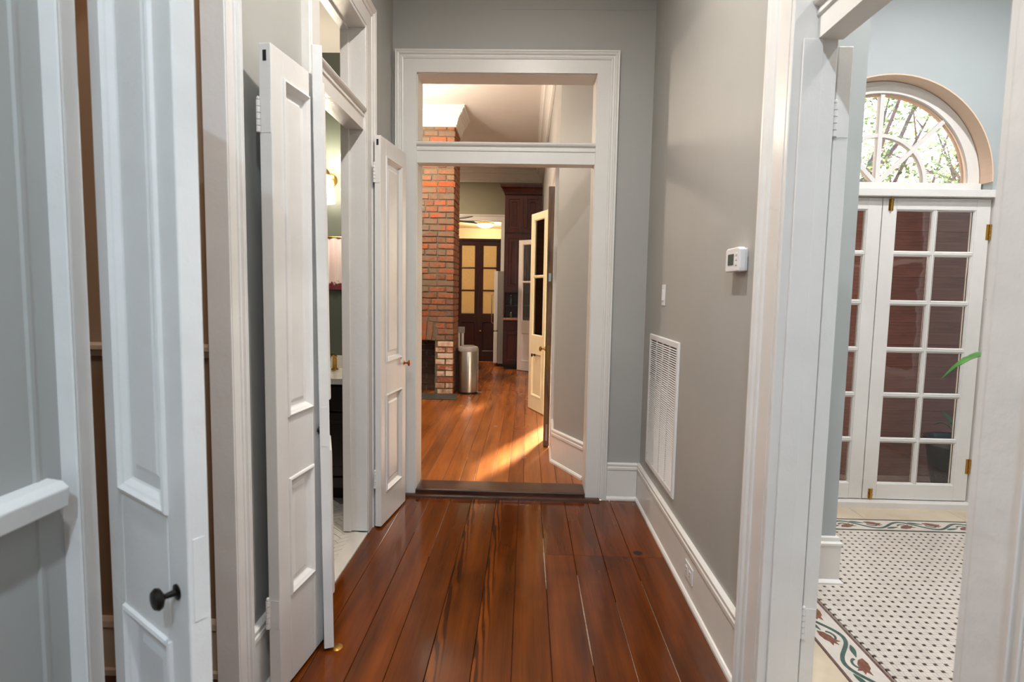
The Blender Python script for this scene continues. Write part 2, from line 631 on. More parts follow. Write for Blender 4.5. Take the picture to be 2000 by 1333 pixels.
def dup(src, parent, loc=None, rot=None, scale=None):
    c = src.copy()
    COL.objects.link(c)
    c.parent = parent
    if loc is not None:
        c.location = loc
    if rot is not None:
        c.rotation_euler = rot
    if scale is not None:
        c.scale = scale
    return c


# ------------------------------------------------------------------ dimensions
XL, XR = -0.905, 0.79          # hall side walls
YF, YF2 = 3.82, 3.99           # hall end wall, front and back face
ZC = 3.60                      # hall ceiling
ZN = 3.72                      # next room ceiling
FN = 0.045                     # next room floor level
YB = -2.4                      # wall behind the camera
BATH = (2.44, 3.16)
CLOS = (1.129, 1.694)
RDOOR = (0.965, 1.80)
ZO = 2.816                     # head of the openings

# ------------------------------------------------------------------ hall shell
# hall floor: dark subfloor carrying separate planks
fl = struct(B(XL - 0.03, XR + 0.115, YB, 3.80, -0.10, -0.019).build('floor', 'gap'), 'red-brown pine plank floor of the hallway', 'floor')
edges = [-0.908, -0.785, -0.630, -0.491, -0.346, -0.180, -0.031, 0.120, 0.278, 0.434, 0.587, 0.792]


def plank(x0, x1, y0, y1, zt, mat, parent, th=0.018, g=0.0009, c=0.0018):
    x0 += g; x1 -= g; y0 += g; y1 -= g
    mb = MB()
    zb = zt - th
    vs = [(x0, y0, zb), (x1, y0, zb), (x1, y1, zb), (x0, y1, zb),
          (x0, y0, zt - c), (x1, y0, zt - c), (x1, y1, zt - c), (x0, y1, zt - c),
          (x0 + c, y0 + c, zt), (x1 - c, y0 + c, zt), (x1 - c, y1 - c, zt), (x0 + c, y1 - c, zt)]
    fs = [(0, 3, 2, 1), (0, 1, 5, 4), (1, 2, 6, 5), (2, 3, 7, 6), (3, 0, 4, 7), (4, 5, 9, 8), (5, 6, 10, 9), (6, 7, 11, 10), (7, 4, 8, 11), (8, 9, 10, 11)]
    mb.add(vs, fs)
    return mb.build('plank', mat, parent)


for i in range(len(edges) - 1):
    a, b = edges[i], edges[i + 1]
    mt = {4: 'floor_fig', 5: 'floor_fig2'}.get(i, 'floor')
    if i >= 7:
        plank(a, b, YB, 2.957, 0, mt, fl)
        plank(a, b, 2.957, 3.795, 0, mt, fl)
    elif i == 1:
        plank(a, b, YB, 1.2, 0, mt, fl)
        plank(a, b, 1.2, 3.795, 0, mt, fl)
    else:
        plank(a, b, YB, 3.795, 0, mt, fl)
for (x_, ya, yb, w_) in ((0.120, 2.60, 3.16, 0.005), (0.279, 2.05, 2.74, 0.005), (0.587, 1.2, 2.70, 0.0016), (0.434, 1.2, 2.5, 0.0014), (-0.630, 3.2, 3.78, 0.0016), (-0.491, 2.9, 3.7, 0.0014), (-0.18, 0.9, 1.6, 0.002)):
    mb_ = MB()
    nseg = 14
    for q in range(nseg + 1):
        t_ = q / nseg
        ww = w_ * (0.25 + 0.75 * math.sin(PI * t_)) * random.uniform(0.6, 1.2)
        yq = ya + (yb - ya) * t_
        mb_.v += [(x_ - ww, yq, 0.0006), (x_ + ww * 0.4, yq, 0.0006), (x_ - ww, yq, -0.006), (x_ + ww * 0.4, yq, -0.006)]
    for q in range(nseg):
        a_, b_ = q * 4, q * 4 + 4
        mb_.f += [(a_, a_ + 1, b_ + 1, b_), (a_, b_, b_ + 2, a_ + 2), (a_ + 1, a_ + 3, b_ + 3, b_ + 1)]
    mb_.build('gap_filler', 'filler', fl)
B(XR, XR + 0.115, RDOOR[0], RDOOR[1], -0.019, 0.003).build('door_sill', 'marble', fl)

# left wall of the hall (thin partition at the closet, thicker at the bathroom)
wl = MB()
wl.box(XL - 0.055, XL, YB, CLOS[0], 0, ZC)
wl.box(XL - 0.055, XL, CLOS[0], CLOS[1], ZO, ZC)
wl.box(XL - 0.055, XL, CLOS[1], 1.93, 0, ZC)
wl.box(XL - 0.115, XL, 1.93, BATH[0], 0, ZC)
wl.box(XL - 0.115, XL, BATH[0], BATH[1], ZO, ZC)
wl.box(XL - 0.115, XL, BATH[1], YF, 0, ZC)
wall_left = struct(wl.build('wall_left', 'grey'), 'grey painted left hallway wall with two double doorways', 'wall')
# faint raised seam on the near plaster
MB().prism([(XL, 1.000), (XL + 0.004, 1.004), (XL + 0.004, 1.012), (XL, 1.016)], 0.0, ZC).build('plaster_seam', 'grey', wall_left)

wr = MB()
wr.box(XR, XR + 0.115, YB, RDOOR[0], 0, ZC)
wr.box(XR, XR + 0.115, RDOOR[0], RDOOR[1], ZO, ZC)
wr.box(XR, XR + 0.115, RDOOR[1], YF, 0, ZC)
wall_right = struct(wr.build('wall_right', 'grey'), 'grey painted right hallway wall with thermostat and vent', 'wall')

FX0, FX1 = -0.745, 0.425
wf = MB()
wf.box(XL - 0.115, FX0 - 0.02, YF, YF2, 0, ZN)
wf.box(FX1 + 0.02, 1.54, YF, YF2, 0, ZN)
wf.box(FX0 - 0.02, FX1 + 0.02, YF, YF2, ZO + 0.02, ZN)
wall_far = struct(wf.build('wall_far', 'grey'), 'grey hallway end wall around the cased opening', 'wall')
# hairline plaster crack board joint high on the end wall
B(-0.2, XR, YF - 0.002, YF, 3.215, 3.219).build('plaster_joint', 'grey', wall_far)

struct(B(XL - 0.03, XR + 0.115, YB - 0.1, YB, 0, ZC).build('wall_back', 'grey'), 'grey hallway wall behind the viewer', 'wall')
struct(B(XL - 0.03, XR + 0.115, YB, YF, ZC, ZC + 0.1).build('ceiling', 'ceiling'), 'white hallway ceiling', 'ceiling')

# ------------------------------------------------------------------ casings
CAS = [(0, 0), (0, .018), (.082, .018), (.085, .023), (.094, .026), (.100, .021), (.108, .022), (.114, .030), (.122, .033), (.126, .028), (.130, .033), (.138, .034), (.140, .030), (.140, 0)]


def casing(u0, u1, ztop, mp, scale=1.0, zb=0.0, prof=CAS):
    mb = MB()
    n = len(prof)
    vs, fs = [], []
    for o, d in prof:
        pass
    for node in range(4):
        for o, d in prof:
            o *= scale
            p = [(u0 - o, zb), (u0 - o, ztop + o), (u1 + o, ztop + o), (u1 + o, zb)][node]
            vs.append(mp(p[0], p[1], d))
    for i in range(3):
        for k in range(n):
            k2 = (k + 1) % n
            fs.append((i * n + k, (i + 1) * n + k, (i + 1) * n + k2, i * n + k2))
    fs.append(tuple(range(n)))
    fs.append(tuple(3 * n + k for k in range(n)))
    return mb.add(vs, fs)


# trim_1: end opening to the next room
t1 = struct(casing(FX0, FX1, ZO, lambda u, z, d: (u, YF - d, z)).build('trim_1', 'white_smooth'), 'white moulded casing around the hallway end opening', 'door casing')
B(FX0 - 0.018, FX0 + 0.004, YF + 0.001, YF2 + 0.015, 0.0, ZO - 0.004).build('jamb', 'white_smooth', t1, bevel=0.003)
B(FX1 - 0.004, FX1 + 0.018, YF + 0.001, YF2 + 0.015, 0.0, ZO - 0.004).build('jamb', 'white_smooth', t1, bevel=0.003)
B(FX0 - 0.018, FX1 + 0.018, YF + 0.001, YF2 + 0.015, ZO - 0.004, ZO + 0.018).build('head_jamb', 'white_smooth', t1, bevel=0.003)


def transom_bar(u0, u1, zb, h, depth, mp, parent, mat='white_smooth'):
    """moulded bar: mp(u, d, z), d measured back from the face"""
    prof = [(0.010, 0), (0.010, h * .56), (0.004, h * .60), (0.004, h * .70), (0.010, h * .73), (0.010, h * .80), (-0.006, h * .86), (-0.010, h * .93), (-0.006, h), (depth, h), (depth, 0)]
    n = len(prof)
    vs = [mp(u0, d, zb + z) for d, z in prof] + [mp(u1, d, zb + z) for d, z in prof]
    fs = [tuple(range(n))[::-1], tuple(range(n, 2 * n))] + [(i, (i + 1) % n, n + (i + 1) % n, n + i) for i in range(n)]
    return MB().add(vs, fs).build('transom_bar', mat, parent)


transom_bar(FX0, FX1, 2.245, 0.133, 0.115, lambda u, d, z: (u, YF - 0.012 + d, z), t1)
# oak threshold and the dark strip at its foot
B(FX0 + 0.005, FX1 - 0.005, YF - 0.035, 3.985, 0.004, FN + 0.002).build('threshold', 'threshold', t1, bevel=0.008)
MB().prism([(YF - 0.075, 0.0), (YF - 0.072, 0.012), (YF - 0.06, 0.018), (YF - 0.034, 0.018), (YF - 0.034, 0.0)], FX0 - 0.07, FX1 + 0.09, 'x').build('threshold_strip', 'threshold', t1)

# trim_2: bathroom doorway on the left wall
t2 = struct(casing(BATH[0], BATH[1], ZO, lambda u, z, d: (XL + d, u, z)).build('trim_2', 'white'), 'white moulded casing of the bathroom doorway on the left', 'door casing')
for yy in (BATH[0] - 0.0, BATH[1] - 0.02):
    B(XL - 0.12, XL + 0.016, yy, yy + 0.02, 0.02, ZO).build('jamb', 'white', t2, bevel=0.003)
B(XL - 0.12, XL - 0.075, BATH[1] - 0.032, BATH[1] - 0.02, 0.02, ZO).build('door_stop', 'white', t2, bevel=0.002)
B(XL - 0.12, XL + 0.016, BATH[0] + 0.02, BATH[1] - 0.02, ZO - 0.02, ZO - 0.001).build('head_jamb', 'white', t2, bevel=0.003)
B(XL - 0.12, XL - 0.075, BATH[0] + 0.02, BATH[1] - 0.02, ZO - 0.034, ZO - 0.02).build('door_stop', 'white', t2, bevel=0.002)
transom_bar(BATH[0] + 0.02, BATH[1] - 0.02, 2.265, 0.115, 0.10, lambda u, d, z: (XL + 0.012 - d, u, z), t2, 'white')

# trim_3: closet doorway, near left
t3 = struct(casing(CLOS[0], CLOS[1], ZO, lambda u, z, d: (XL + d, u, z), 0.46).build('trim_3', 'white'), 'white moulded casing of the nearest left doorway', 'door casing')
B(XL - 0.057, XL + 0.016, CLOS[1] - 0.004, CLOS[1] + 0.016, 0.0, ZO).build('jamb', 'white', t3, bevel=0.003)
B(XL - 0.057, XL + 0.016, CLOS[0] - 0.016, CLOS[0] + 0.004, 0.0, ZO).build('jamb', 'white', t3, bevel=0.003)
# trim_4: right doorway
t4 = struct(casing(RDOOR[0], RDOOR[1], ZO, lambda u, z, d: (XR - d, u, z)).build('trim_4', 'white'), 'white moulded casing of the doorway to the mosaic-floored room', 'door casing')
for yy in (RDOOR[0] - 0.0, RDOOR[1] - 0.02):
    B(XR - 0.016, XR + 0.118, yy, yy + 0.02, 0.0, ZO).build('jamb', 'white', t4, bevel=0.003)
B(XR + 0.012, XR + 0.070, RDOOR[1] - 0.030, RDOOR[1] - 0.02, 0.0, 2.165).build('door_stop', 'white', t4, bevel=0.002)
B(XR - 0.016, XR + 0.118, RDOOR[0] + 0.02, RDOOR[1] - 0.02, ZO - 0.02, ZO - 0.001).build('head_jamb', 'white', t4, bevel=0.003)
transom_bar(RDOOR[0] + 0.02, RDOOR[1] - 0.02, 2.165, 0.115, 0.085, lambda u, d, z: (XR + 0.045 + d, u, z), t4, 'white')

# ------------------------------------------------------------------ baseboards and rail of the hall
BASE = [(0, 0), (0.030, 0), (0.030, 0.012), (0.024, 0.022), (0.018, 0.026), (0.018, 0.205), (0.022, 0.212), (0.022, 0.228), (0.017, 0.234), (0.020, 0.240), (0.020, 0.250), (0.012, 0.258), (0, 0.258)]


def basebd(name, path, label, mat='white_smooth', prof=BASE):
    return struct(MB().sweep(path, prof).build(name, mat), label, 'baseboard')


br = basebd('baseboard_right', [(XR, RDOOR[1] + 0.14), (XR, YF)], 'tall white moulded baseboard along the right hallway wall')
basebd('baseboard_far', [(XR - 0.02, YF), (FX1 + 0.14, YF)], 'white baseboard on the short end wall right of the opening')
basebd('baseboard_near', [(XR, YB), (XR, RDOOR[0] - 0.14)], 'white baseboard on the right wall beside the viewer')
basebd('baseboard_left', [(XL, CLOS[0] - 0.066), (XL, YB)], 'white baseboard on the left wall beside the viewer')
basebd('baseboard_middle', [(XL, BATH[0] - 0.14), (XL, CLOS[1] + 0.066)], 'white baseboard between the two left doorways')
basebd('baseboard_corner', [(XL, YF), (XL, BATH[1] + 0.14)], 'white baseboard behind the folded bathroom door leaf')
rail = MB().sweep([(XL, 1.032), (XL, YB)], [(0, 0.975), (0.040, 0.980), (0.044, 1.018), (0.030, 1.030), (0, 1.034)]).build('trim_5', 'white', bevel=0.003)
struct(rail, 'white chair rail on the grey wall at near left', 'chair rail')


# ------------------------------------------------------------------ doors
def hinge(parent, x, y, z, along=1, mat='white', side=-1):
    """butt hinge: knuckle plus two leaves, child of a leaf"""
    h = MB()
    for k in range(5):
        h.lathe([(0.0075, -0.05 + k * 0.02 + 0.001), (0.0075, -0.05 + (k + 1) * 0.02 - 0.001)], (x, y, z), n=10)
    h.lathe([(0.003, 0.05), (0.006, 0.052), (0.006, 0.058), (0.002, 0.062)], (x, y, z), n=10)
    o = h.build('hinge', mat, parent, smooth=True)
    return o


def panel_leaf(name, label, loc, ang, W, H, panels, T=0.04, stile=0.075, mat='white', knob=None, knob_mat='bronze', hinges=(0.28, 1.93), hinge_side=-1, mortise=True, hinge_mat='white', tilt=0.0):
    r = thing(name, label, 'door', loc, ang, kind='structure')
    r.rotation_euler = (tilt, 0, ang)
    h = T / 2
    B(0, stile, -h, h, 0, H).build('stile', mat, r, bevel=0.003)
    B(W - stile, W, -h, h, 0, H).build('stile', mat, r, bevel=0.003)
    zs = [0.0]
    for a, b in panels:
        zs += [a, b]
    zs.append(H)
    for i in range(0, len(zs), 2):
        B(stile, W - stile, -h, h, zs[i], zs[i + 1]).build('rail', mat, r, bevel=0.002)
    for a, b in panels:
        p = MB()
        p.box(stile, W - stile, -0.007, 0.007, a, b)
        x0, x1 = stile, W - stile
        for s in (-1, 1):
            ins = min(0.05, (x1 - x0) * 0.22)
            p.ring(x0 + ins, x1 - ins, a + ins, b - ins, [(0, s * 0.007), (0.012, s * 0.012), (0.016, s * 0.012)])
            xx0, xx1, zz0, zz1 = x0 + ins + .016, x1 - ins - .016, a + ins + .016, b - ins - .016
            if xx1 > xx0:
                p.add([(xx0, s * .012, zz0), (xx1, s * .012, zz0), (xx1, s * .012, zz1), (xx0, s * .012, zz1)], [(0, 1, 2, 3)])
        po = p.build('panel', mat, r)
        q = MB()
        for s in (-1, 1):
            q.ring(x0 - 0.006, x1 + 0.006, a - 0.006, b + 0.006, [(0, s * h), (0.002, s * (h + 0.006)), (0.008, s * (h + 0.008)), (0.014, s * (h + 0.002)), (0.018, s * (h - 0.001)), (0.026, s * 0.009), (0.030, s * 0.007)])
        q.build('panel_molding', mat, po)
    if knob:
        kx, kz, s = knob
        k = MB().lathe([(0.018, 0), (0.018, 0.003), (0.008, 0.006), (0.006, 0.026), (0.012, 0.030), (0.023, 0.036), (0.025, 0.042), (0.020, 0.049), (0.006, 0.052)], (0, 0, 0), 'y', 20)
        if s < 0:
            k.v = [(x, -y, z) for x, y, z in k.v]
        k.v = [(x * 0.8 + kx, y * 0.8 + s * h, z * 0.8 + kz) for x, y, z in k.v]
        k.build('knob', knob_mat, r, smooth=True, label='round metal knob')
    for z in hinges:
        hinge(r, -0.004, hinge_side * h, z, mat=hinge_mat)
        B(-0.0016, 0.0, -h + 0.003, h - 0.003, z - 0.05, z + 0.05).build('hinge_plate', hinge_mat, r)
    if mortise:
        B(W - 0.0005, W + 0.0012, -0.010, 0.010, 0.80, 0.95).build('lock_plate', mat, r)
        B(-0.0010, 0.0005, -0.006, 0.006, H - 0.055, H - 0.022).build('bolt_slot', 'black', r)
    return r


# near leaf of the closet doorway, swung into the hall
panel_leaf('door_1', 'white panelled leaf swung open at near left, dark knob low down', (-0.857, 1.151, 0.012), math.atan2(-0.202, 0.29), 0.353, 2.165,
           [(0.145, 0.735), (0.985, 2.07)], T=0.038, stile=0.075, knob=(0.310, 0.845, -1), hinges=(0.30, 1.915), hinge_side=1)
# far leaf of the closet doorway folded back on the wall
panel_leaf('door_2', 'white panelled leaf folded back against the wall between the left doorways', (-0.838, 1.830, 0.012), math.atan2(0.305, 0.035), 0.31, 2.155,
           [(0.32, 0.73), (0.955, 2.065)], T=0.042, stile=0.072, hinges=(0.28, 1.93), hinge_side=1)
# near leaf of the bathroom doorway, seen edge on
panel_leaf('door_3', 'white door leaf seen edge-on before the bathroom, dark knob on its left face', (-0.872, 2.440, 0.012), math.atan2(-0.375, 0.137), 0.385, 2.25,
           [(0.19, 0.76), (0.97, 2.14)], T=0.036, stile=0.075, knob=(0.345, 0.855, -1), hinges=(0.28, 2.05), hinge_side=1, tilt=0.010)
# far leaf of the bathroom doorway folded back on the wall
panel_leaf('door_4', 'white panelled leaf with copper knob folded beside the end opening', (-0.850, 3.228, 0.012), math.atan2(0.45, 0.055), 0.43, 2.25,
           [(0.19, 0.77), (0.97, 2.15)], T=0.036, stile=0.085, knob=(0.40, 0.925, -1), knob_mat='copper', hinges=(0.28, 2.04), hinge_side=1)
# right doorway leaf folded back inside the mosaic room
panel_leaf('door_5', 'white door leaf folded back on the mosaic room side of the right doorway', (0.950, 1.815, 0.012), PI / 2 - 0.02, 0.80, 2.15,
           [(0.2, 0.75), (0.97, 2.03)], T=0.045, stile=0.11, hinges=(0.32, 1.93), hinge_side=1, mortise=False)


def glazed_leaf(name, label, loc, ang, W, H, lights, mat, T=0.04, stile=0.085, lower=None, cols=1, glass='glass', edge_mat=None, cat='door', munt=0.024):
    """lights: list of z boundaries of the glazed area, bottom to top"""
    r = thing(name, label, cat, loc, ang, kind='structure')
    h = T / 2
    for x0 in (0, W - stile):
        B(x0, x0 + stile, -h, h, 0, H).build('stile', edge_mat if (edge_mat and x0 == 0) else mat, r, bevel=0.003)
    x0, x1 = stile, W - stile
    z0, z1 = lights[0], lights[-1]
    B(x0, x1, -h, h, z1, H).build('rail', mat, r, bevel=0.002)
    if lower:
        B(x0, x1, -h, h, 0, lower[0]).build('rail', mat, r, bevel=0.002)
        B(x0, x1, -h, h, lower[1], z0).build('rail', mat, r, bevel=0.002)
        p = MB().box(x0, x1, -0.008, 0.008, lower[0], lower[1])
        po = p.build('panel', mat, r)
        q = MB()
        for s in (-1, 1):
            q.ring(x0, x1, lower[0], lower[1], [(0, s * h), (0.004, s * (h + .004)), (0.014, s * (h - .002)), (0.022, s * 0.008)])
        q.build('panel_molding', mat, po)
    else:
        B(x0, x1, -h, h, 0, z0).build('rail', mat, r, bevel=0.002)
    mu = munt / 2
    for z in lights[1:-1]:
        MB().prism([(-h * .8, z - mu * .4), (-h * .2, z - mu), (h * .2, z - mu), (h * .8, z - mu * .4), (h * .8, z + mu * .4), (h * .2, z + mu), (-h * .2, z + mu), (-h * .8, z + mu * .4)], x0, x1, 'x').build('muntin', mat, r)
    xs = [x0 + (x1 - x0) * k / cols for k in range(cols + 1)]
    for x in xs[1:-1]:
        MB().prism([(x - mu * .4, -h * .85), (x - mu, -h * .2), (x - mu, h * .2), (x - mu * .4, h * .85), (x + mu * .4, h * .85), (x + mu, h * .2), (x + mu, -h * .2), (x + mu * .4, -h * .85)], z0, z1, 'z').build('muntin', mat, r)
    for k in range(cols):
        for j in range(len(lights) - 1):
            a, b, c, d = xs[k], xs[k + 1], lights[j], lights[j + 1]
            if k > 0: a += mu * .6
            if k < cols - 1: b -= mu * .6
            if j > 0: c += mu * .6
            if j < len(lights) - 2: d -= mu * .6
            pn = B(a, b, -0.002, 0.002, c, d).build('pane', glass, r)
            q = MB()
            for s in (-1, 1):
                q.ring(a, b, c, d, [(0, s * (h - .004)), (0.005, s * (h - .006)), (0.010, s * 0.004)])
            q.build('glazing_bead', mat, pn)
    return r


# ------------------------------------------------------------------ closet beyond the near left doorway
CX = XL - 0.055
struct(B(-2.6, CX, -0.6, 1.93, -0.1, -0.001).build('floor', 'threshold'), 'dark wooden floor of the brown-walled room', 'floor')
wc = MB()
wc.box(-2.6, CX, 1.93, 2.03, 0, ZC)
wc.box(-2.7, -2.6, -0.6, 2.03, 0, ZC)
wc.box(-2.6, CX, -0.7, -0.6, 0, ZC)
struct(wc.build('wall_closet', 'tan'), 'warm tan walls of the room behind the nearest left doorway', 'wall')
struct(B(-2.6, CX, -0.6, 1.93, 3.3, 3.4).build('ceiling', 'tan'), 'tan ceiling of the near left room', 'ceiling')
struct(MB().sweep([(CX, 1.93), (-2.6, 1.93), (-2.6, -0.6)], [(0, 0), (0.03, 0), (0.03, 0.02), (0.02, 0.025), (0.02, 0.17), (0.026, 0.18), (0.022, 0.2), (0, 0.21)]).build('baseboard_closet', 'tan_trim'), 'beige baseboard of the near left room', 'baseboard')
struct(MB().sweep([(CX, 1.93), (-2.6, 1.93), (-2.6, -0.6)], [(0, 1.155), (0.014, 1.158), (0.018, 1.175), (0.034, 1.182), (0.036, 1.196), (0.02, 1.202), (0, 1.204)]).build('trim_6', 'tan_trim'), 'beige chair rail of the near left room', 'chair rail')


def point_light(name, loc, e, col, r=0.05, parent=None):
    d = bpy.data.lights.new(name, 'POINT')
    d.energy = e
    d.color = col
    d.shadow_soft_size = r
    o = bpy.data.objects.new(name, d)
    COL.objects.link(o)
    o.location = loc
    if parent:
        o.parent = parent
    return o


def spot_down(name, loc, e, col, size=0.10, parent=None, spread=140):
    d = bpy.data.lights.new(name, 'AREA')
    d.shape = 'DISK'
    d.size = size
    d.energy = e
    d.color = col
    d.spread = math.radians(spread)
    o = bpy.data.objects.new(name, d)
    COL.objects.link(o)
    o.location = loc
    if parent:
        o.parent = parent
    return o


def downlight(label, loc, e, col, spread=168):
    r = thing('recessed_light', label, 'ceiling light', loc, group='recessed ceiling lights')
    MB().lathe([(0.055, 0.0), (0.075, -0.004), (0.085, -0.004), (0.087, 0.0)], n=28).build('trim_ring', 'white_smooth', r, smooth=True)
    MB().lathe([(0.001, 0.0), (0.055, 0.0), (0.055, -0.001), (0.001, -0.001)], n=28).build('lens', 'lens', r)
    spot_down('light', (0, 0, -0.012), e, col, 0.10, r, spread)
    return r


def bulb_lamp(label, loc, e, col):
    r = thing('ceiling_lamp', label, 'ceiling light', loc)
    MB().lathe([(0.001, 0), (0.06, 0), (0.06, -0.02), (0.02, -0.03), (0.015, -0.05), (0.001, -0.05)], n=20).build('canopy', 'brass', r, smooth=True)
    MB().lathe([(0.012, -0.05), (0.03, -0.075), (0.034, -0.1), (0.02, -0.125), (0.001, -0.132)], n=20).build('bulb', 'bulb', r, smooth=True)
    point_light('light', (0, 0, -0.19), e, col, 0.04, r)
    return r


WARM = (1.0, 0.80, 0.58)
NEUT = (1.0, 0.955, 0.90)
COOL = (0.88, 0.95, 1.0)
bulb_lamp('small bare bulb lamp on the tan ceiling of the near left room', (-1.75, 0.9, 3.3), 11, (1.0, 0.74, 0.50))
downlight('recessed light in the hallway ceiling above the doorway to the mosaic room', (-0.02, 1.95, ZC), 29, (1.0, 0.935, 0.86))
downlight('recessed light in the hallway ceiling above the viewer', (-0.02, 0.1, ZC), 22, (0.88, 0.94, 1.0))
downlight('added cool light behind the viewer in place of daylight', (-0.02, -1.4, ZC), 44, (0.58, 0.79, 1.0))  # bluish lamp added behind the camera, stands in for daylight

# ------------------------------------------------------------------ bathroom
BX1 = XL - 0.115
bf = struct(B(-3.0, XL + 0.015, 2.05, 4.12, -0.10, 0.006).build('floor', 'tile_grout'), 'white herringbone tiled bathroom floor', 'floor')
B(XL - 0.06, XL + 0.017, BATH[0] + 0.02, BATH[1] - 0.02, 0.0, 0.0145).build('marble_edge', 'tile', bf, bevel=0.003)
# herringbone tiles
L_, W_ = 0.12, 0.04
tile_src = None
for n_ in range(0, 40):
    for m_ in range(-5, 6):
        ox, oy = n_ * W_ + m_ * L_, n_ * W_ - m_ * L_
        for q in (0, 1):
            cx, cy = (ox + L_ / 2, oy + W_ / 2) if q == 0 else (ox + L_ + W_ / 2, oy + W_ - L_ / 2)
            X = (cx - cy) * 0.7071 - 1.35
            Y = (cx + cy) * 0.7071 + 2.2
            if not (-1.62 < X < XL - 0.012 and 2.45 < Y < 3.60):
                continue
            if tile_src is None:
                g = 0.0016
                tile_src = o = MB().box(-L_ / 2 + g, L_ / 2 - g, -W_ / 2 + g, W_ / 2 - g, -0.004, 0.004).build('tile', 'tile', bf)
            else:
                o = dup(tile_src, bf)
            o.location = (X, Y, 0.0085)
            o.rotation_euler = (0, 0, PI / 4 + (PI / 2 if q else 0))
wb_ = MB()
wb_.box(-3.0, BX1, 4.12, 4.22, 0, 3.06)
wb_.box(-3.1, -3.0, 2.03, 4.22, 0, 3.06)
wb_.box(-3.0, BX1, 2.03, 2.06, 0, 3.06)
struct(wb_.build('wall_bathroom', 'sage'), 'sage green bathroom walls', 'wall')
struct(B(-3.0, BX1, 2.05, 4.12, 3.06, 3.14).build('ceiling', 'ceiling'), 'warm cream bathroom ceiling', 'ceiling')

# vanity
VX0, VX1 = -2.0, -1.03
v = thing('vanity_cabinet', 'dark espresso vanity cabinet inside the bathroom', 'cabinet', (VX0, 3.62, 0.012))
B(0, VX1 - VX0, 0.02, 0.48, 0.08, 0.775).build('body', 'espresso', v)
B(0.03, VX1 - VX0 - 0.03, 0.06, 0.46, 0.0, 0.08).build('plinth', 'espresso', v)
for k in range(2):
    x0 = 0.02 + k * 0.475
    dr = B(x0, x0 + 0.455, 0.0, 0.02, 0.60, 0.755).build('drawer', 'espresso', v, bevel=0.004)
    MB().lathe([(0.008, 0), (0.007, -0.014), (0.017, -0.022), (0.016, -0.03), (0.005, -0.034)], (x0 + (0.25 if k == 0 else 0.23), 0, 0.59 + 0.0), 'y', 16).build('knob', 'chrome', dr, smooth=True)
    d_ = B(x0, x0 + 0.455, 0.0, 0.02, 0.165, 0.585).build('door', 'espresso', v, bevel=0.004)
    MB().ring(x0 + 0.05, x0 + 0.405, 0.215, 0.535, [(0, -0.001), (0.004, -0.006), (0.012, -0.006), (0.018, -0.001)]).build('door_molding', 'espresso', d_)
    B(x0, x0 + 0.455, 0.0, 0.02, 0.085, 0.155).build('lower_drawer', 'espresso', v, bevel=0.004)
top = B(VX0 - 0.02, VX1 + 0.008, 3.595, 4.116, 0.79, 0.83).build('stone_countertop', 'quartz', bevel=0.004)
tag(top, 'white stone top on the dark bathroom vanity', 'countertop')
struct(B(VX0 - 0.02, VX1 + 0.008, 4.096, 4.119, 0.83, 0.92).build('trim_13', 'quartz', bevel=0.003), 'white stone backsplash behind the bathroom faucet', 'backsplash')
fc = thing('faucet', 'gold faucet on the white vanity top', 'faucet', (-1.36, 3.99, 0.8305))
MB().lathe([(0.026, 0), (0.026, 0.008), (0.016, 0.014), (0.014, 0.09), (0.018, 0.1), (0.004, 0.108)], n=16).build('body', 'brass', fc, smooth=True)
MB().tube([(0, 0, 0.075), (0, -0.03, 0.11), (0, -0.08, 0.115), (0, -0.11, 0.095), (0, -0.115, 0.075)], 0.009).build('spout', 'brass', fc, smooth=True)
for s in (-1, 1):
    hd = MB().lathe([(0.018, 0), (0.012, 0.012), (0.01, 0.04), (0.014, 0.05), (0.003, 0.056)], (s * 0.085, 0, 0), n=14).build('handle', 'brass', fc, smooth=True)
    MB().tube([(s * 0.085 - 0.03, 0, 0.046), (s * 0.085 + 0.03, 0, 0.046)], 0.006).build('lever', 'brass', hd, smooth=True)
# sconce
sc = thing('wall_sconce', 'gold wall sconce with a glowing glass shade in the bathroom', 'lamp', (-1.42, 4.12, 2.16))
MB().lathe([(0.045, 0), (0.045, -0.008), (0.03, -0.018), (0.004, -0.02)], (0, 0, 0.02), 'y', 20).build('wall_plate', 'brass', sc, smooth=True)
MB().tube([(0, -0.01, 0.02), (0, -0.07, 0.045), (0, -0.12, 0.06), (0.0, -0.13, 0.04)], 0.008).build('arm', 'brass', sc, smooth=True)
MB().lathe([(0.004, 0.075), (0.022, 0.07), (0.034, 0.05), (0.036, 0.03), (0.03, 0.03)], (0, -0.13, 0), n=20).build('shade_cap', 'brass', sc, smooth=True)
MB().lathe([(0.032, 0.03), (0.05, -0.01), (0.062, -0.08), (0.068, -0.16), (0.062, -0.162), (0.001, -0.15)], (0, -0.13, 0), n=24).build('glass_shade', 'bulb', sc, smooth=True)
point_light('light', (0, -0.26, -0.08), 11, (1.0, 0.88, 0.70), 0.05, sc)
point_light('light', (0.0, -0.16, 0.16), 6, (1.0, 0.90, 0.70), 0.04, sc)
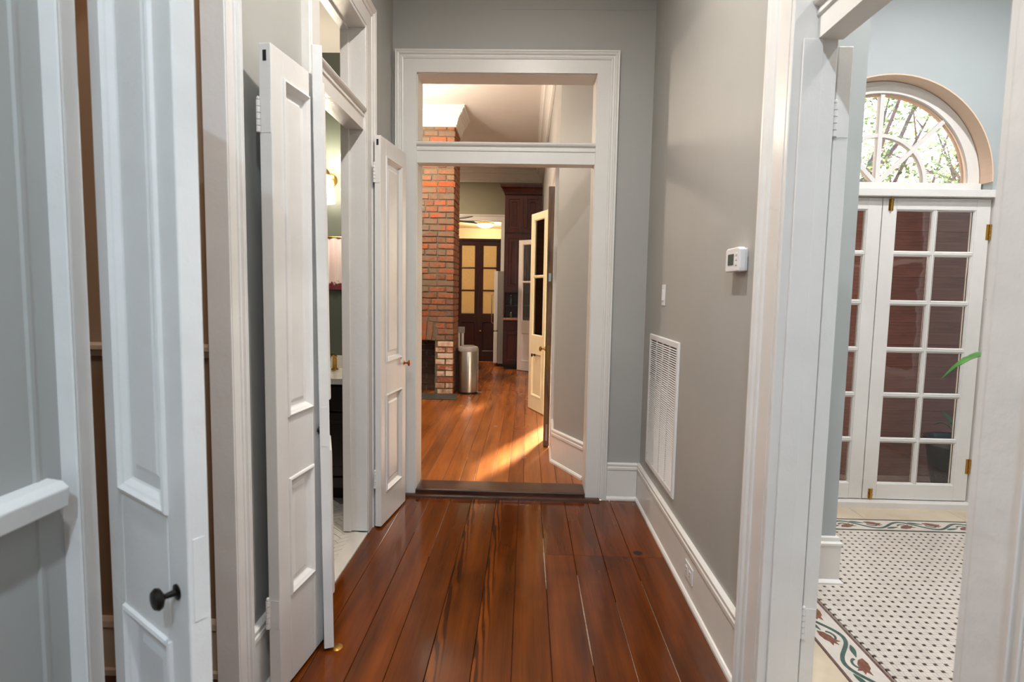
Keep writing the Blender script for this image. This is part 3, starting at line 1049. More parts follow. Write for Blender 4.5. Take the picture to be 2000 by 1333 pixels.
# striped hanging with a floral hem on the bathroom wall
hang = thing('lace_panel', 'pale pink striped lace panel with dark red floral hem on bathroom wall', 'wall hanging', (-1.55, 4.115, 1.40))
lp = MB()
n = 26
for i in range(n + 1):
    x = -0.26 + 0.52 * i / n
    y = -0.012 - 0.006 * math.sin(i * 1.9)
    lp.v += [(x, y, 0.0), (x, y, 0.37), (x, y - 0.003, 0.0), (x, y - 0.003, 0.37)]
for i in range(n):
    a, b = i * 4, i * 4 + 4
    lp.f += [(a, a + 1, b + 1, b), (a + 2, b + 2, b + 3, a + 3), (a, b, b + 2, a + 2), (a + 1, a + 3, b + 3, b + 1)]
lp.build('cloth', 'lace', hang)
MB().tube([(-0.29, -0.014, 0.375), (0.29, -0.014, 0.375)], 0.007).build('rod', 'brass', hang, smooth=True)

# ------------------------------------------------------------------ right (mosaic floored) room
RX0 = XR + 0.115
RX1, RY0, RY1, RZ = 3.45, 0.2, 3.80, 3.6
mf = struct(B(RX0, RX1, RY0, RY1, -0.10, -0.002).build('floor', 'mos_grout'), 'mosaic floor with vine border in the right-hand room', 'floor')
B(RX0, 1.205, RY0, 2.745, -0.002, 0.004).build('marble_border', 'marble', mf, bevel=0.001)
for k in range(3):
    x0 = 1.545 + k * 0.64
    B(x0, min(RX1, x0 + 0.638), 3.575, 3.795, -0.002, 0.004).build('marble_border', 'marble', mf, bevel=0.001)


def raised(mb, x0, x1, y0, y1, z0=-0.002, z1=0.0035):
    vs = [(x0, y0, z0), (x1, y0, z0), (x1, y1, z0), (x0, y1, z0), (x0, y0, z1), (x1, y0, z1), (x1, y1, z1), (x0, y1, z1)]
    mb.add(vs, [(4, 5, 6, 7), (0, 1, 5, 4), (1, 2, 6, 5), (2, 3, 7, 6), (3, 0, 4, 7)])


s_, a_, g_ = 0.0413, 0.0135, 0.0006
tiles, dots = MB(), MB()
nx, ny = int((3.40 - 1.385) / s_), int((3.392 - 0.8) / s_)
for i in range(nx):
    for j in range(ny):
        x = 1.385 + i * s_
        y = 3.392 - (j + 1) * s_
        if x < 1.56 and y > 2.70:
            continue
        raised(dots, x + g_, x + a_ - g_, y + g_, y + a_ - g_)
        if (i + j) % 2:
            raised(tiles, x + a_ + g_, x + s_ - g_, y + g_, y + a_ - g_)
            raised(tiles, x + g_, x + a_ - g_, y + a_ + g_, y + s_ - g_)
            raised(tiles, x + a_ + g_, x + s_ - g_, y + a_ + g_, y + s_ - g_)
        else:
            raised(tiles, x + a_ + g_, x + s_ - g_, y + g_, y + a_ - g_)
            raised(tiles, x + g_, x + a_ - g_, y + a_ + g_, y + s_ - g_)
            raised(tiles, x + a_ + g_, x + a_ * 2 + g_, y + a_ + g_, y + s_ - g_)
            raised(tiles, x + a_ * 2 + 2 * g_, x + s_ - g_, y + a_ + g_, y + s_ - g_)
tiles.build('basketweave_tiles', 'mos_white', mf, kind='stuff')
dots.build('dark_dot_tiles', 'mos_dark', mf, kind='stuff')


# border bands
def band(x0, x1, y0, y1, line_mat, along, name='border_band'):
    bnd = B(x0, x1, y0, y1, -0.002, 0.003).build(name, 'mos_white', mf)
    lw = 0.010
    if along == 'y':
        B(x0, x0 + lw, y0, y1, 0.002, 0.0042).build('border_line', line_mat, bnd)
        B(x1 - lw, x1, y0, y1, 0.002, 0.0042).build('border_line', line_mat, bnd)
    else:
        B(x0, x1, y0, y0 + lw, 0.002, 0.0042).build('border_line', 'line_dark', bnd)
        B(x0, x1, y1 - lw, y1, 0.002, 0.0042).build('border_line', 'line_dark', bnd)
    return bnd


def ribbon(mb, pts, ws, z0=0.002, z1=0.0042):
    P = [Vector((p[0], p[1])) for p in pts]
    vs = []
    for i, p in enumerate(P):
        t = (P[min(i + 1, len(P) - 1)] - P[max(i - 1, 0)]).normalized()
        nn = Vector((-t.y, t.x)) * ws[i] * 0.5
        for q in (p + nn, p - nn):
            vs.append((q.x, q.y, z1))
            vs.append((q.x, q.y, z0))
    fs = []
    for i in range(len(P) - 1):
        a, b = i * 4, i * 4 + 4
        fs += [(a, a + 2, b + 2, b), (a + 1, a, b, b + 1), (a + 2, a + 3, b + 3, b + 2)]
    mb.add(vs, fs)


def vines(bnd, length, half, mp):
    """one vine per wavelength: wavy stem, curls, leaf and flower; mp(s, t) to plan"""
    wl_ = 0.36
    k = 0
    s0 = 0.0
    while s0 < length - 0.05:
        sg = 1 if k % 2 == 0 else -1
        st = MB()
        pts = [(s0 + wl_ / 2 * i / 14, sg * half * 0.62 * math.sin(PI * i / 14)) for i in range(15)]
        pts = [p for p in pts if p[0] <= length]
        if len(pts) < 3:
            break
        ribbon(st, [mp(*p) for p in pts], [0.016] * len(pts))
        # curl spiralling back into the hollow
        c = (s0 + wl_ * 0.25, -sg * half * 0.05)
        cp = []
        for i in range(18):
            an = sg * (PI * 0.95 - i * 0.30)
            rr = half * (0.52 - 0.022 * i)
            cp.append((c[0] + rr * math.cos(an), c[1] - sg * half * 0.15 + rr * math.sin(an) * 0.9 * 1))
        if cp[-1][0] < length:
            ribbon(st, [mp(*p) for p in cp], [0.011 - 0.0003 * i for i in range(18)])
        # pointed leaf off the stem
        lf = [(s0 + wl_ * 0.40 + i * 0.016, sg * half * (0.62 - 0.30 * i / 5)) for i in range(6)]
        if lf[-1][0] < length:
            ribbon(st, [mp(*p) for p in lf], [0.004, 0.016, 0.022, 0.018, 0.010, 0.002])
        st.build('vine', 'vine', bnd)
        fx = s0 + wl_ * 0.27
        fp = [(-0.055, 0.0), (-0.03, 0.02), (0.0, 0.026), (0.02, 0.02), (0.045, 0.03), (0.035, 0.008), (0.055, 0.0), (0.035, -0.008), (0.045, -0.03), (0.02, -0.02), (0.0, -0.026), (-0.03, -0.02)]
        if fx + 0.06 < length:
            ca, sa = math.cos(sg * 0.5), math.sin(sg * 0.5)
            poly = [mp(fx + p[0] * ca - p[1] * sa, -sg * half * 0.30 + (p[0] * sa + p[1] * ca) * 0.8) for p in fp]
            MB().prism(poly, 0.002, 0.0046).build('flower', 'flower', bnd)
        s0 += wl_ / 2
        k += 1


bn = band(1.209, 1.373, 0.6, 2.745, 'line_brown', 'y')
vines(bn, 2.1, 0.072, lambda s, t: (1.291 + t, 2.73 - s))
bn2 = band(1.545, RX1, 3.398, 3.570, 'line_dark', 'x')
vines(bn2, RX1 - 1.55, 0.076, lambda s, t: (1.55 + s, 3.484 + t))

# walls of the right room; the back wall is an outer wall with an arched french window
ACX, ACZ, AR = 2.305, 2.165, 0.665
OX0, OX1 = 1.60, 3.01
wm = MB()
wm.box(1.54, OX0, RY1, 4.02, 0, RZ)
wm.box(OX1, RX1 + 0.1, RY1, 4.02, 0, RZ)
# spandrel around the arch
N = 40
arc = [(ACX + AR * math.cos(PI * k / N), ACZ + AR * math.sin(PI * k / N)) for k in range(N + 1)]
for k in range(N):
    (xa, za), (xb, zb) = arc[k], arc[k + 1]
    wm.prism([(xb, zb), (xa, za), (xa, RZ), (xb, RZ)], RY1, 4.02, 'y')
wm.box(OX0, ACX - AR, RY1, 4.02, 2.10, RZ)
wm.box(ACX + AR, OX1, RY1, 4.02, 2.10, RZ)
wall_m = struct(wm.build('wall_mosaic_room', 'grey_daylit'), 'daylit grey wall with the arched french window', 'wall')
# peach plaster lining of the arch
so = MB()
for k in range(N):
    a1, a2 = PI * k / N, PI * (k + 1) / N
    p = [(ACX + (AR - e) * math.cos(a), ACZ + (AR - e) * math.sin(a)) for e, a in ((0.0, a1), (0.0, a2), (0.008, a2), (0.008, a1))]
    so.prism(p, RY1 - 0.002, 4.02, 'y')
so.build('arch_lining', 'peach', wall_m)
wblk = struct(B(RX0, 1.54, 2.75, RY1, 0, RZ).build('wall_return', 'grey_daylit'), 'grey wall return projecting into the mosaic room', 'wall')
basebd('baseboard_return', [(1.54, RY1), (1.54, 2.75), (1.02, 2.75)][::-1][::-1], 'white baseboard of the grey wall return in the mosaic room', 'white_smooth',
       [(0, 0), (0.036, 0), (0.036, 0.012), (0.026, 0.02), (0.020, 0.024), (0.020, 0.19), (0.026, 0.196), (0.026, 0.206), (0.016, 0.214), (0.014, 0.232), (0, 0.236)][::-1])
# right wall with an added tall window, near wall, ceiling
wz = MB()
wz.box(RX1, RX1 + 0.15, RY0 - 0.1, 1.0, 0, RZ)
wz.box(RX1, RX1 + 0.15, 2.6, RY1, 0, RZ)
wz.box(RX1, RX1 + 0.15, 1.0, 2.6, 0, 0.7)
wz.box(RX1, RX1 + 0.15, 1.0, 2.6, 2.8, RZ)
wz.box(RX0, RX1, RY0 - 0.1, RY0, 0, RZ)
struct(wz.build('wall_mosaic_room', 'grey_daylit'), 'daylit grey side walls of the mosaic-floored room', 'wall')
struct(B(RX0, RX1 + 0.15, RY0 - 0.1, 4.02, RZ, RZ + 0.1).build('ceiling', 'ceiling'), 'white ceiling of the mosaic-floored room', 'ceiling')
w2 = thing('added_window', 'added unseen white sash window in the side wall of the mosaic room', 'window', (RX1 + 0.06, 1.0, 0.7), kind='structure')  # out of view, added to let sky light into the room
MB().ring(0, 1.6, 0, 2.1, [(0, -0.04), (0.06, -0.04), (0.06, 0.04), (0, 0.04), (0, -0.04)]).build('window_frame', 'white_smooth', w2)
w2.children[0].rotation_euler = (0, 0, PI / 2)
B(-0.02, 0.02, 0.06, 1.54, 1.03, 1.07).build('meeting_rail', 'white_smooth', w2)
B(-0.002, 0.002, 0.06, 1.54, 0.06, 1.03).build('pane', 'glass', w2)
B(-0.002, 0.002, 0.06, 1.54, 1.07, 2.04).build('pane', 'glass', w2)
downlight('recessed light in the mosaic room ceiling near the doorway', (1.9, 1.5, RZ), 24, (1.0, 0.98, 0.96))
downlight('recessed light in the mosaic room ceiling near the french window', (2.5, 2.6, RZ), 30, (0.97, 0.98, 1.0))

# french window: frame, fanlight and two leaves
wfm = thing('window_1', 'white arched fanlight above the french doors', 'window', (ACX, 3.90, ACZ), kind='structure')
fr = MB()
R0, R1 = AR - 0.012, AR - 0.085
for k in range(N):
    a1, a2 = PI * k / N, PI * (k + 1) / N
    p = [(r * math.cos(a), r * math.sin(a)) for r, a in ((R0, a1), (R0, a2), (R1, a2), (R1, a1))]
    fr.prism(p, 0.0, 0.06, 'y')
fr.build('arch_frame', 'white', wfm)
fb = MB()
for k in range(N):
    a1, a2 = PI * k / N, PI * (k + 1) / N
    p = [(r * math.cos(a), r * math.sin(a)) for r, a in ((R1, a1), (R1, a2), (R1 - 0.012, a2), (R1 - 0.012, a1))]
    fb.prism(p, 0.02, 0.05, 'y')
fb.build('glazing_bead', 'peach', wfm)
RI = 0.325
mi = MB()
for k in range(N):
    a1, a2 = PI * k / N, PI * (k + 1) / N
    p = [(r * math.cos(a), r * math.sin(a)) for r, a in ((RI, a1), (RI, a2), (RI - 0.024, a2), (RI - 0.024, a1))]
    mi.prism(p, 0.015, 0.05, 'y')
mi.build('muntin', 'white', wfm, label='curved inner fanlight bar')
B(-0.014, 0.014, 0.012, 0.052, 0.0, R1).build('muntin', 'white', wfm)
for a in (PI / 4, 3 * PI / 4):
    c, s = math.cos(a), math.sin(a)
    w = 0.013
    MB().prism([(c * 0.02 - s * w, s * 0.02 + c * w), (c * 0.02 + s * w, s * 0.02 - c * w), (c * R1 + s * w, s * R1 - c * w), (c * R1 - s * w, s * R1 + c * w)], 0.014, 0.050, 'y').build('muntin', 'white', wfm)
B(-AR + 0.01, AR - 0.01, -0.02, 0.06, -0.075, 0.005).build('sill_bar', 'white', wfm, bevel=0.004)
angs = [0, PI / 4, PI / 2, 3 * PI / 4, PI]
for k in range(4):
    for (ra, rb) in ((0.0, RI), (RI, R1)):
        n = 8
        po = [(rb * math.cos(angs[k] + (angs[k + 1] - angs[k]) * i / n), rb * math.sin(angs[k] + (angs[k + 1] - angs[k]) * i / n)) for i in range(n + 1)]
        if ra > 0:
            po += [(ra * math.cos(angs[k + 1] - (angs[k + 1] - angs[k]) * i / n), ra * math.sin(angs[k + 1] - (angs[k + 1] - angs[k]) * i / n)) for i in range(n + 1)]
        else:
            po += [(0, 0)]
        MB().prism(po, 0.03, 0.033, 'y').build('pane', 'glass', wfm)

df = MB()
df.box(OX0, OX0 + 0.028, 3.785, 3.92, 0.0, 2.10)
df.box(OX1 - 0.005, OX1 + 0.035, 3.780, 3.92, 0.0, 2.17)
df.box(OX0, OX1, 3.785, 3.92, 2.065, 2.112)
df.box(OX0, OX1 + 0.02, 3.770, 3.95, 0.0, 0.042)
t7 = struct(df.build('trim_7', 'white', bevel=0.003), 'white frame and sill around the french doors', 'door frame')
LIGHTS = [0.105, 0.405, 0.713, 1.018, 1.331, 1.654, 1.938]
d6 = glazed_leaf('door_6', 'right french door leaf with white muntins and brass hardware', (2.995, 3.85, 0.048), PI, 0.69, 2.012, LIGHTS, 'white', T=0.042, stile=0.09, cols=2, munt=0.028)
d7 = glazed_leaf('door_7', 'left french door leaf partly hidden by the grey wall return', (1.632, 3.85, 0.048), 0, 0.668, 2.012, LIGHTS, 'white', T=0.042, stile=0.09, cols=2, munt=0.028)
for z in (0.24, 1.80):
    hb = MB()
    for k in range(5):
        hb.lathe([(0.007, -0.05 + k * 0.02 + 0.001), (0.007, -0.05 + (k + 1) * 0.02 - 0.001)], (-0.004, 0.026, z), n=10)
    hb.box(0.0, 0.02, 0.0205, 0.0235, z - 0.05, z + 0.05)
    hb.build('hinge', 'brass', d6, smooth=True, label='brass hinge')
# surface bolts at top and bottom of the meeting stile
for z0, z1 in ((1.93, 2.06), (0.0, 0.07)):
    sb = MB().box(0.625, 0.655, 0.021, 0.025, max(z0, 0.005), min(z1, 2.005))
    sb.tube([(0.640, 0.031, z0 - 0.0), (0.640, 0.031, z1)], 0.006)
    sb.lathe([(0.008, 0), (0.008, 0.012), (0.003, 0.018)], (0.640, 0.031, (z0 + z1) / 2), 'y', 10)
    sb.build('surface_bolt', 'brass', d6, smooth=True, label='brass surface bolt')

# houseplant whose leaves show past the near door casing
pp = thing('potted_plant', 'green leafy houseplant reaching past the right doorway casing', 'plant', (1.62, 1.52, 0.004))
MB().lathe([(0.12, 0), (0.15, 0.02), (0.18, 0.30), (0.19, 0.34), (0.17, 0.34), (0.16, 0.30), (0.001, 0.29)], n=28).build('pot', 'terracotta', pp, smooth=True)
MB().lathe([(0.001, 0.30), (0.16, 0.30), (0.16, 0.305), (0.001, 0.31)], n=20).build('soil', 'soil', pp)


def blade(root_pt, mid, tip, w, fold=0.0):
    """strap leaf along a quadratic curve with a raised midrib"""
    a, b, c = Vector(root_pt), Vector(mid), Vector(tip)
    mb = MB()
    n = 12
    for i in range(n + 1):
        t = i / n
        p = a * (1 - t) ** 2 + b * 2 * t * (1 - t) + c * t * t
        d = ((b - a) * (1 - t) + (c - b) * t).normalized()
        side = d.cross(Vector((0, 0, 1)))
        side = side.normalized() if side.length > 1e-3 else Vector((1, 0, 0))
        upv = side.cross(d).normalized()
        ww = w * (0.25 + 0.75 * math.sin(PI * min(1, 0.15 + t * 0.85)) ** 0.7) * (1 if t < 0.85 else (1 - t) / 0.15 * 0.8 + 0.2)
        for q in (-1, 0, 1):
            mb.v.append(tuple(p + side * q * ww + upv * (0.25 * ww if q else 0)))
        for q in (-1, 0, 1):
            mb.v.append(tuple(p + side * q * ww + upv * ((0.25 * ww if q else 0) - 0.0015)))
    for i in range(n):
        o, e = i * 6, i * 6 + 6
        mb.f += [(o, o + 1, e + 1, e), (o + 1, o + 2, e + 2, e + 1), (o + 3, e + 3, e + 4, o + 4), (o + 4, e + 4, e + 5, o + 5), (o, e, e + 3, o + 3), (o + 2, o + 5, e + 5, e + 2)]
    return mb


# two leaves that show, others around the hidden side
for rt, md, tp, w in [((-0.02, 0.0, 0.95), (-0.29, 0.06, 1.40), (-0.462, 0.08, 1.180), 0.026),
                      ((0.0, 0.02, 0.95), (-0.26, 0.10, 1.30), (-0.378, 0.10, 1.245), 0.022),
                      ((0.0, 0.0, 0.9), (-0.24, 0.05, 1.50), (-0.362, 0.08, 1.40), 0.026),
                      ((0.02, 0, 0.9), (0.25, -0.1, 1.35), (0.40, -0.15, 1.1), 0.05),
                      ((0.0, 0.02, 0.85), (0.15, 0.2, 1.3), (0.25, 0.33, 1.0), 0.05),
                      ((0.0, -0.02, 0.9), (0.02, -0.25, 1.4), (0.05, -0.42, 1.1), 0.05),
                      ((0.0, 0, 0.8), (0.2, 0.05, 1.1), (0.38, 0.1, 0.8), 0.05)]:
    blade(rt, md, tp, w).build('leaf', 'leaf', pp, smooth=True)
MB().tube([(0, 0, 0.29), (0.01, 0.01, 0.6), (0, 0, 0.96)], [0.02, 0.016, 0.01]).build('stem', 'bark', pp, smooth=True)

# ------------------------------------------------------------------ wall fittings in the hall
th = thing('thermostat', 'white thermostat with grey screen on the right wall', 'thermostat', (XR, 2.145, 1.535))
B(-0.010, 0.0, -0.062, 0.062, -0.041, 0.041).build('back_plate', 'plastic', th, bevel=0.003)
MB().prism([(-0.070, -0.043), (0.070, -0.043), (0.072, -0.03), (0.072, 0.038), (0.055, 0.045), (-0.055, 0.045), (-0.072, 0.038), (-0.072, -0.03)], -0.034, -0.010, 'x').build('cover', 'plastic', th, bevel=0.004)
B(-0.0355, -0.034, -0.015, 0.042, -0.018, 0.022).build('screen', 'lcd', th, label='grey liquid crystal screen')
for k in range(3):
    B(-0.036, -0.034, -0.048, -0.034, -0.020 + k * 0.018, -0.010 + k * 0.018).build('button', 'plastic', th, bevel=0.001)

sw = thing('light_switch', 'white light switch plate near the hallway corner', 'light switch', (XR, 3.315, 1.402))
B(-0.006, 0, -0.036, 0.036, -0.060, 0.060).build('plate', 'plastic', sw, bevel=0.003)
B(-0.011, -0.005, -0.016, 0.016, -0.032, 0.032).build('rocker', 'plastic', sw, bevel=0.003)

ou = thing('power_outlet', 'white outlet plate set sideways in the right baseboard', 'power outlet', (XR - 0.018, 2.54, 0.132))
B(-0.005, 0, -0.060, 0.060, -0.038, 0.038).build('plate', 'plastic', ou, bevel=0.003)
for s in (-1, 1):
    sk = B(-0.0075, -0.004, s * 0.028 - 0.016, s * 0.028 + 0.016, -0.017, 0.017).build('socket', 'plastic', ou, bevel=0.002)
    for q in (-1, 1):
        B(-0.0082, -0.007, s * 0.028 - 0.005, s * 0.028 + 0.005, q * 0.007 - 0.0012, q * 0.007 + 0.0012).build('slot', 'black', sk)

GY0, GY1, GZ0, GZ1 = 2.925, 3.605, 0.335, 1.160
gr = thing('vent_grille', 'tall white louvred air return grille low on the right wall', 'vent', (XR, GY0, GZ0))
gh, gw = GZ1 - GZ0, GY1 - GY0
fm = MB()
prof = [(0, 0), (0, -0.006), (0.004, -0.011), (0.030, -0.011), (0.034, -0.008), (0.034, 0)]
vs, fs = [], []
for ins, d in prof:
    vs += [(d, ins, ins), (d, gw - ins, ins), (d, gw - ins, gh - ins), (d, ins, gh - ins)]
for i in range(len(prof) - 1):
    for k in range(4):
        k2 = (k + 1) % 4
        fs.append((i * 4 + k, i * 4 + k2, (i + 1) * 4 + k2, (i + 1) * 4 + k))
fm.add(vs, fs).build('frame', 'plastic', gr)
B(-0.001, 0.0, 0.03, gw - 0.03, 0.03, gh - 0.03).build('duct_shade_sheet', 'black', gr)  # black sheet painted in for the shade behind the slats
ns = 60
pit = (gh - 0.068) / ns
sl = MB().prism([(-0.0100, 0.0), (-0.0092, -0.0012), (-0.0030, 0.0032), (-0.0036, 0.0046)], 0.034, gw - 0.034, 'y')
sl.v = [(x, y, z) for x, y, z in sl.v]
slat = sl.build('slat', 'plastic', gr)
slat.location = (0, 0, 0.034)
for k in range(1, ns):
    dup(slat, gr, (0, 0, 0.034 + k * pit))
for k in range(1, 4):
    y = 0.034 + (gw - 0.068) * k / 4
    B(-0.0100, -0.002, y - 0.004, y + 0.004, 0.034, gh - 0.034).build('mullion', 'plastic', gr)

MB().lathe([(0.001, -0.002), (0.028, -0.002), (0.026, 0.0004), (0.001, 0.0005)], (0.632, 3.005, 0), n=14).build('knot', 'gap', fl)
# brass nail plate in the floor under the edge-on leaf
ns_ = MB().lathe([(0.001, 0), (0.026, 0), (0.026, 0.0008), (0.022, 0.0015), (0.001, 0.0015)], n=20).build('floor_plate', 'brass', loc=(-0.722, 2.105, 0.0), smooth=True)
tag(ns_, 'small round brass plate on the floor below the edge-on door leaf', 'floor plate')

# ------------------------------------------------------------------ next room
NX0, NXR = -3.3, 0.25
YE = 11.0
nf = struct(B(NX0, 0.44, YF2, YE, -0.10, FN - 0.019).build('floor', 'gap'), 'orange-brown pine plank floor of the room beyond', 'floor')
x = NX0
ii = 0
while x < 0.43:
    w = 0.118 + 0.012 * math.sin(ii * 2.3)
    x1 = min(x + w, 0.44)
    if x1 - x > 0.02:
        ys = [3.972, 5.6 + 1.9 * ((ii * 0.37) % 1.0), YE] if x < 0.2 else [4.03, YE]
        if x >= 0.2:
            ys = [3.972, YE]
        for k in range(len(ys) - 1):
            plank(x, x1, ys[k], ys[k + 1], FN, 'floor_next', nf)
    x = x1
    ii += 1

# right wall: splayed piece by the opening, then the wall with two french door openings
O1 = (4.97, 6.22)
O2 = (8.75, 9.62)
ZH = 2.36
ws = MB()
ws.prism([(FX1 + 0.02, YF2), (0.445, 4.075), (0.232, 4.50), (0.45, 4.50), (0.60, YF2)], 0, ZN)
ws.box(NXR - 0.005, 0.36, 4.50, O1[0], 0, ZN)
ws.box(NXR, 0.36, O1[0], O1[1], ZH, ZN)
ws.box(NXR, 0.36, O1[1], O2[0], 0, ZN)
ws.box(NXR, 0.36, O2[0], O2[1], ZH, ZN)
ws.box(NXR, 0.36, O2[1], YE, 0, ZN)
struct(ws.build('wall_next_right', 'grey'), 'grey right wall of the room beyond with a splayed corner', 'wall')
NB = [(0, 0), (0.032, 0), (0.032, 0.014), (0.024, 0.024), (0.018, 0.028), (0.018, 0.215), (0.024, 0.222), (0.024, 0.238), (0.018, 0.246), (0.022, 0.256), (0.022, 0.266), (0, 0.276)]
NBz = [(o, z + FN) for o, z in NB]
struct(MB().sweep([(NXR - 0.005, O1[0] - 0.1), (0.238, 4.50), (0.445, 4.075)][::-1], NBz).build('baseboard_next', 'white_smooth'), 'tall white baseboard on the splayed corner beyond the opening', 'baseboard')
struct(MB().sweep([(NXR, O1[1] + 0.1), (NXR, O2[0] - 0.1)], NBz).build('baseboard_next', 'white_smooth'), 'white baseboard between the two garden door openings', 'baseboard')
wn_ = MB()
wn_.box(NX0 - 0.1, NX0, YF2, YE, 0, ZN)
wn_.box(NX0, XL - 0.115, 4.22, 4.24, 0, ZN)
struct(wn_.build('wall_next_left', 'grey'), 'grey left wall of the room beyond', 'wall')
struct(B(NX0, 0.6, YF2, YE + 0.1, ZN, ZN + 0.1).build('ceiling', 'ceiling'), 'white ceiling of the room beyond', 'ceiling')
# end wall with the cased doorway
DX0, DX1 = -1.36, -0.52
we = MB()
we.box(NX0, DX0, YE, YE + 0.14, 0, ZN)
we.box(DX1, 0.45, YE, YE + 0.14, 0, ZN)
we.box(DX0, DX1, YE, YE + 0.14, 2.76, ZN)
struct(we.build('wall_kitchen_end', 'olive'), 'olive grey end wall above the mahogany doors', 'wall')
CAS2 = [(0, 0), (0, .02), (.09, .02), (.10, .03), (.125, .03), (.13, .02), (.13, 0)]
t8 = struct(casing(DX0, DX1, 2.76, lambda u, z, d: (u, YE - d, z), 0.9, FN, CAS2).build('trim_8', 'white_smooth'), 'white casing around the mahogany double doors', 'door casing')
B(DX0, DX1, YE + 0.03, YE + 0.11, 2.385, 2.425).build('transom_bar', 'mahogany_dark', t8)
B(DX0, DX1, YE + 0.06, YE + 0.065, 2.425, 2.76).build('transom_pane', 'glass', t8)

# crown mouldings
CR = [(0, -0.36), (0.03, -0.36), (0.03, -0.325), (0.055, -0.32), (0.055, -0.29), (0.065, -0.28), (0.085, -0.22), (0.125, -0.165), (0.155, -0.15), (0.155, -0.125), (0.19, -0.12), (0.19, -0.095), (0.215, -0.06), (0.25, -0.045), (0.25, -0.015), (0.262, -0.012), (0.262, 0), (0, 0)]
CRz = [(o * 0.52, ZN + z * 0.66) for o, z in CR]
struct(MB().sweep([(NXR, 4.52), (NXR, YE), (NX0, YE)], CRz).build('trim_9', 'white_smooth'), 'deep white crown moulding along the right and end walls beyond', 'crown moulding')


# casings of the two garden openings
def wall_x_casing(name, o, label):
    t = struct(casing(o[0], o[1], ZH, lambda u, z, d: (NXR - d, u, z), 0.75, FN).build(name, 'white_smooth'), label, 'door casing')
    B(NXR - 0.01, 0.37, o[0], o[0] + 0.018, FN, ZH).build('jamb', 'white_smooth', t)
    B(NXR - 0.01, 0.37, o[1] - 0.018, o[1], FN, ZH).build('jamb', 'white_smooth', t)
    B(NXR - 0.01, 0.37, o[0], o[1], ZH - 0.018, ZH).build('head_jamb', 'white_smooth', t)
    return t


wall_x_casing('trim_10', O1, 'white casing of the nearer garden door opening beyond')
wall_x_casing('trim_11', O2, 'white casing of the farther garden door opening beyond')
GL = [0.865, 1.535, 2.175]
dn = glazed_leaf('door_8', 'brown-edged glazed leaf with lock hardware standing edge-on beyond the opening', (0.192, 4.935, FN + 0.008), math.atan2(0.45, 0.024), 0.25, 2.255, GL, 'cream', T=0.052, stile=0.085, lower=(0.15, 0.70), edge_mat='brown_stile')
MB().lathe([(0.02, 0), (0.02, 0.004), (0.009, 0.008), (0.008, 0.03), (0.022, 0.036), (0.024, 0.046), (0.01, 0.054)], (0.045, 0.026, 0.86), 'y', 16).build('knob', 'brass', dn, smooth=True, label='brass knob')
B(-0.002, 0.001, -0.012, 0.012, 0.68, 0.90).build('lock_plate', 'brass', dn)
B(-0.002, 0.001, -0.010, 0.010, 0.05, 0.20).build('bolt_plate', 'chrome', dn)
B(-0.002, 0.001, -0.010, 0.010, 1.45, 1.52).build('strike_plate', 'chrome', dn)
dc = glazed_leaf('door_9', 'cream two-pane glazed leaf swung back beyond the nearer garden opening', (0.222, 6.25, FN + 0.008), math.atan2(0.43, -0.172), 0.455, 2.25, GL, 'cream', T=0.042, stile=0.08, lower=(0.16, 0.66))
MB().lathe([(0.016, 0), (0.016, 0.004), (0.006, 0.008), (0.006, 0.03), (0.02, 0.036), (0.018, 0.042), (0.004, 0.046)], (0.27, 0.021, 0.64), 'y', 14).build('knob', 'bronze', dc, smooth=True, label='dark knob')
glazed_leaf('door_10', 'white two-pane glazed leaf standing open before the mahogany cabinet', (0.215, 9.66, FN + 0.008), math.atan2(0.28, -0.36), 0.456, 2.25, GL, 'white', T=0.042, stile=0.085, lower=(0.16, 0.66))
# mahogany double doors with frosted panes
for k, (xa, lab) in enumerate(((DX0 + 0.005, 'left mahogany door with three frosted panes at the far end'), (DX1 - 0.005, 'right mahogany door with three frosted panes at the far end'))):
    dm = glazed_leaf('door_%d' % (11 + k), lab, (xa, YE + 0.07, FN + 0.004), 0 if k == 0 else PI, 0.414, 2.335, [0.93, 1.385, 1.82, 2.255], 'mahogany_dark', T=0.045, stile=0.072, lower=(0.2, 0.78), glass='frosted', munt=0.02)
    if k:
        MB().lathe([(0.016, 0), (0.008, 0.008), (0.008, 0.03), (0.024, 0.036), (0.02, 0.046), (0.004, 0.05)], (0.375, 0.022, 0.60), 'y', 14).build('knob', 'brass', dm, smooth=True)

# room behind the mahogany doors
wq = MB()
wq.box(-2.6, -2.5, YE + 0.14, 14.1, 0, 2.95)
wq.box(0.4, 0.5, YE + 0.14, 14.1, 0, 2.95)
wq.box(-2.6, 0.5, 14.0, 14.1, 0, 2.95)
struct(wq.build('wall_back_room', 'kitchen_tan'), 'warm tan walls of the lit room behind the mahogany doors', 'wall')
struct(B(-2.5, 0.4, YE + 0.14, 14.0, 2.95, 3.05).build('ceiling', 'kitchen_tan'), 'warm tan ceiling of the lit room behind the mahogany doors', 'ceiling')
struct(B(-2.5, 0.4, YE + 0.14, 14.0, -0.1, 0.03).build('floor', 'floor_next'), 'wooden floor of the lit room behind the mahogany doors', 'floor')
cl = thing('flush_ceiling_light', 'lit round flush ceiling light seen above the mahogany doors', 'ceiling light', (-0.97, 12.9, 2.95))
MB().lathe([(0.001, 0), (0.20, 0), (0.20, -0.02), (0.19, -0.03), (0.001, -0.03)], n=28).build('base', 'brass', cl, smooth=True)
MB().lathe([(0.18, -0.03), (0.175, -0.06), (0.13, -0.09), (0.06, -0.105), (0.001, -0.108)], n=28).build('glass_bowl', 'bulb', cl, smooth=True)
point_light('light', (0, 0, -0.22), 60, (1.0, 0.84, 0.58), 0.1, cl)

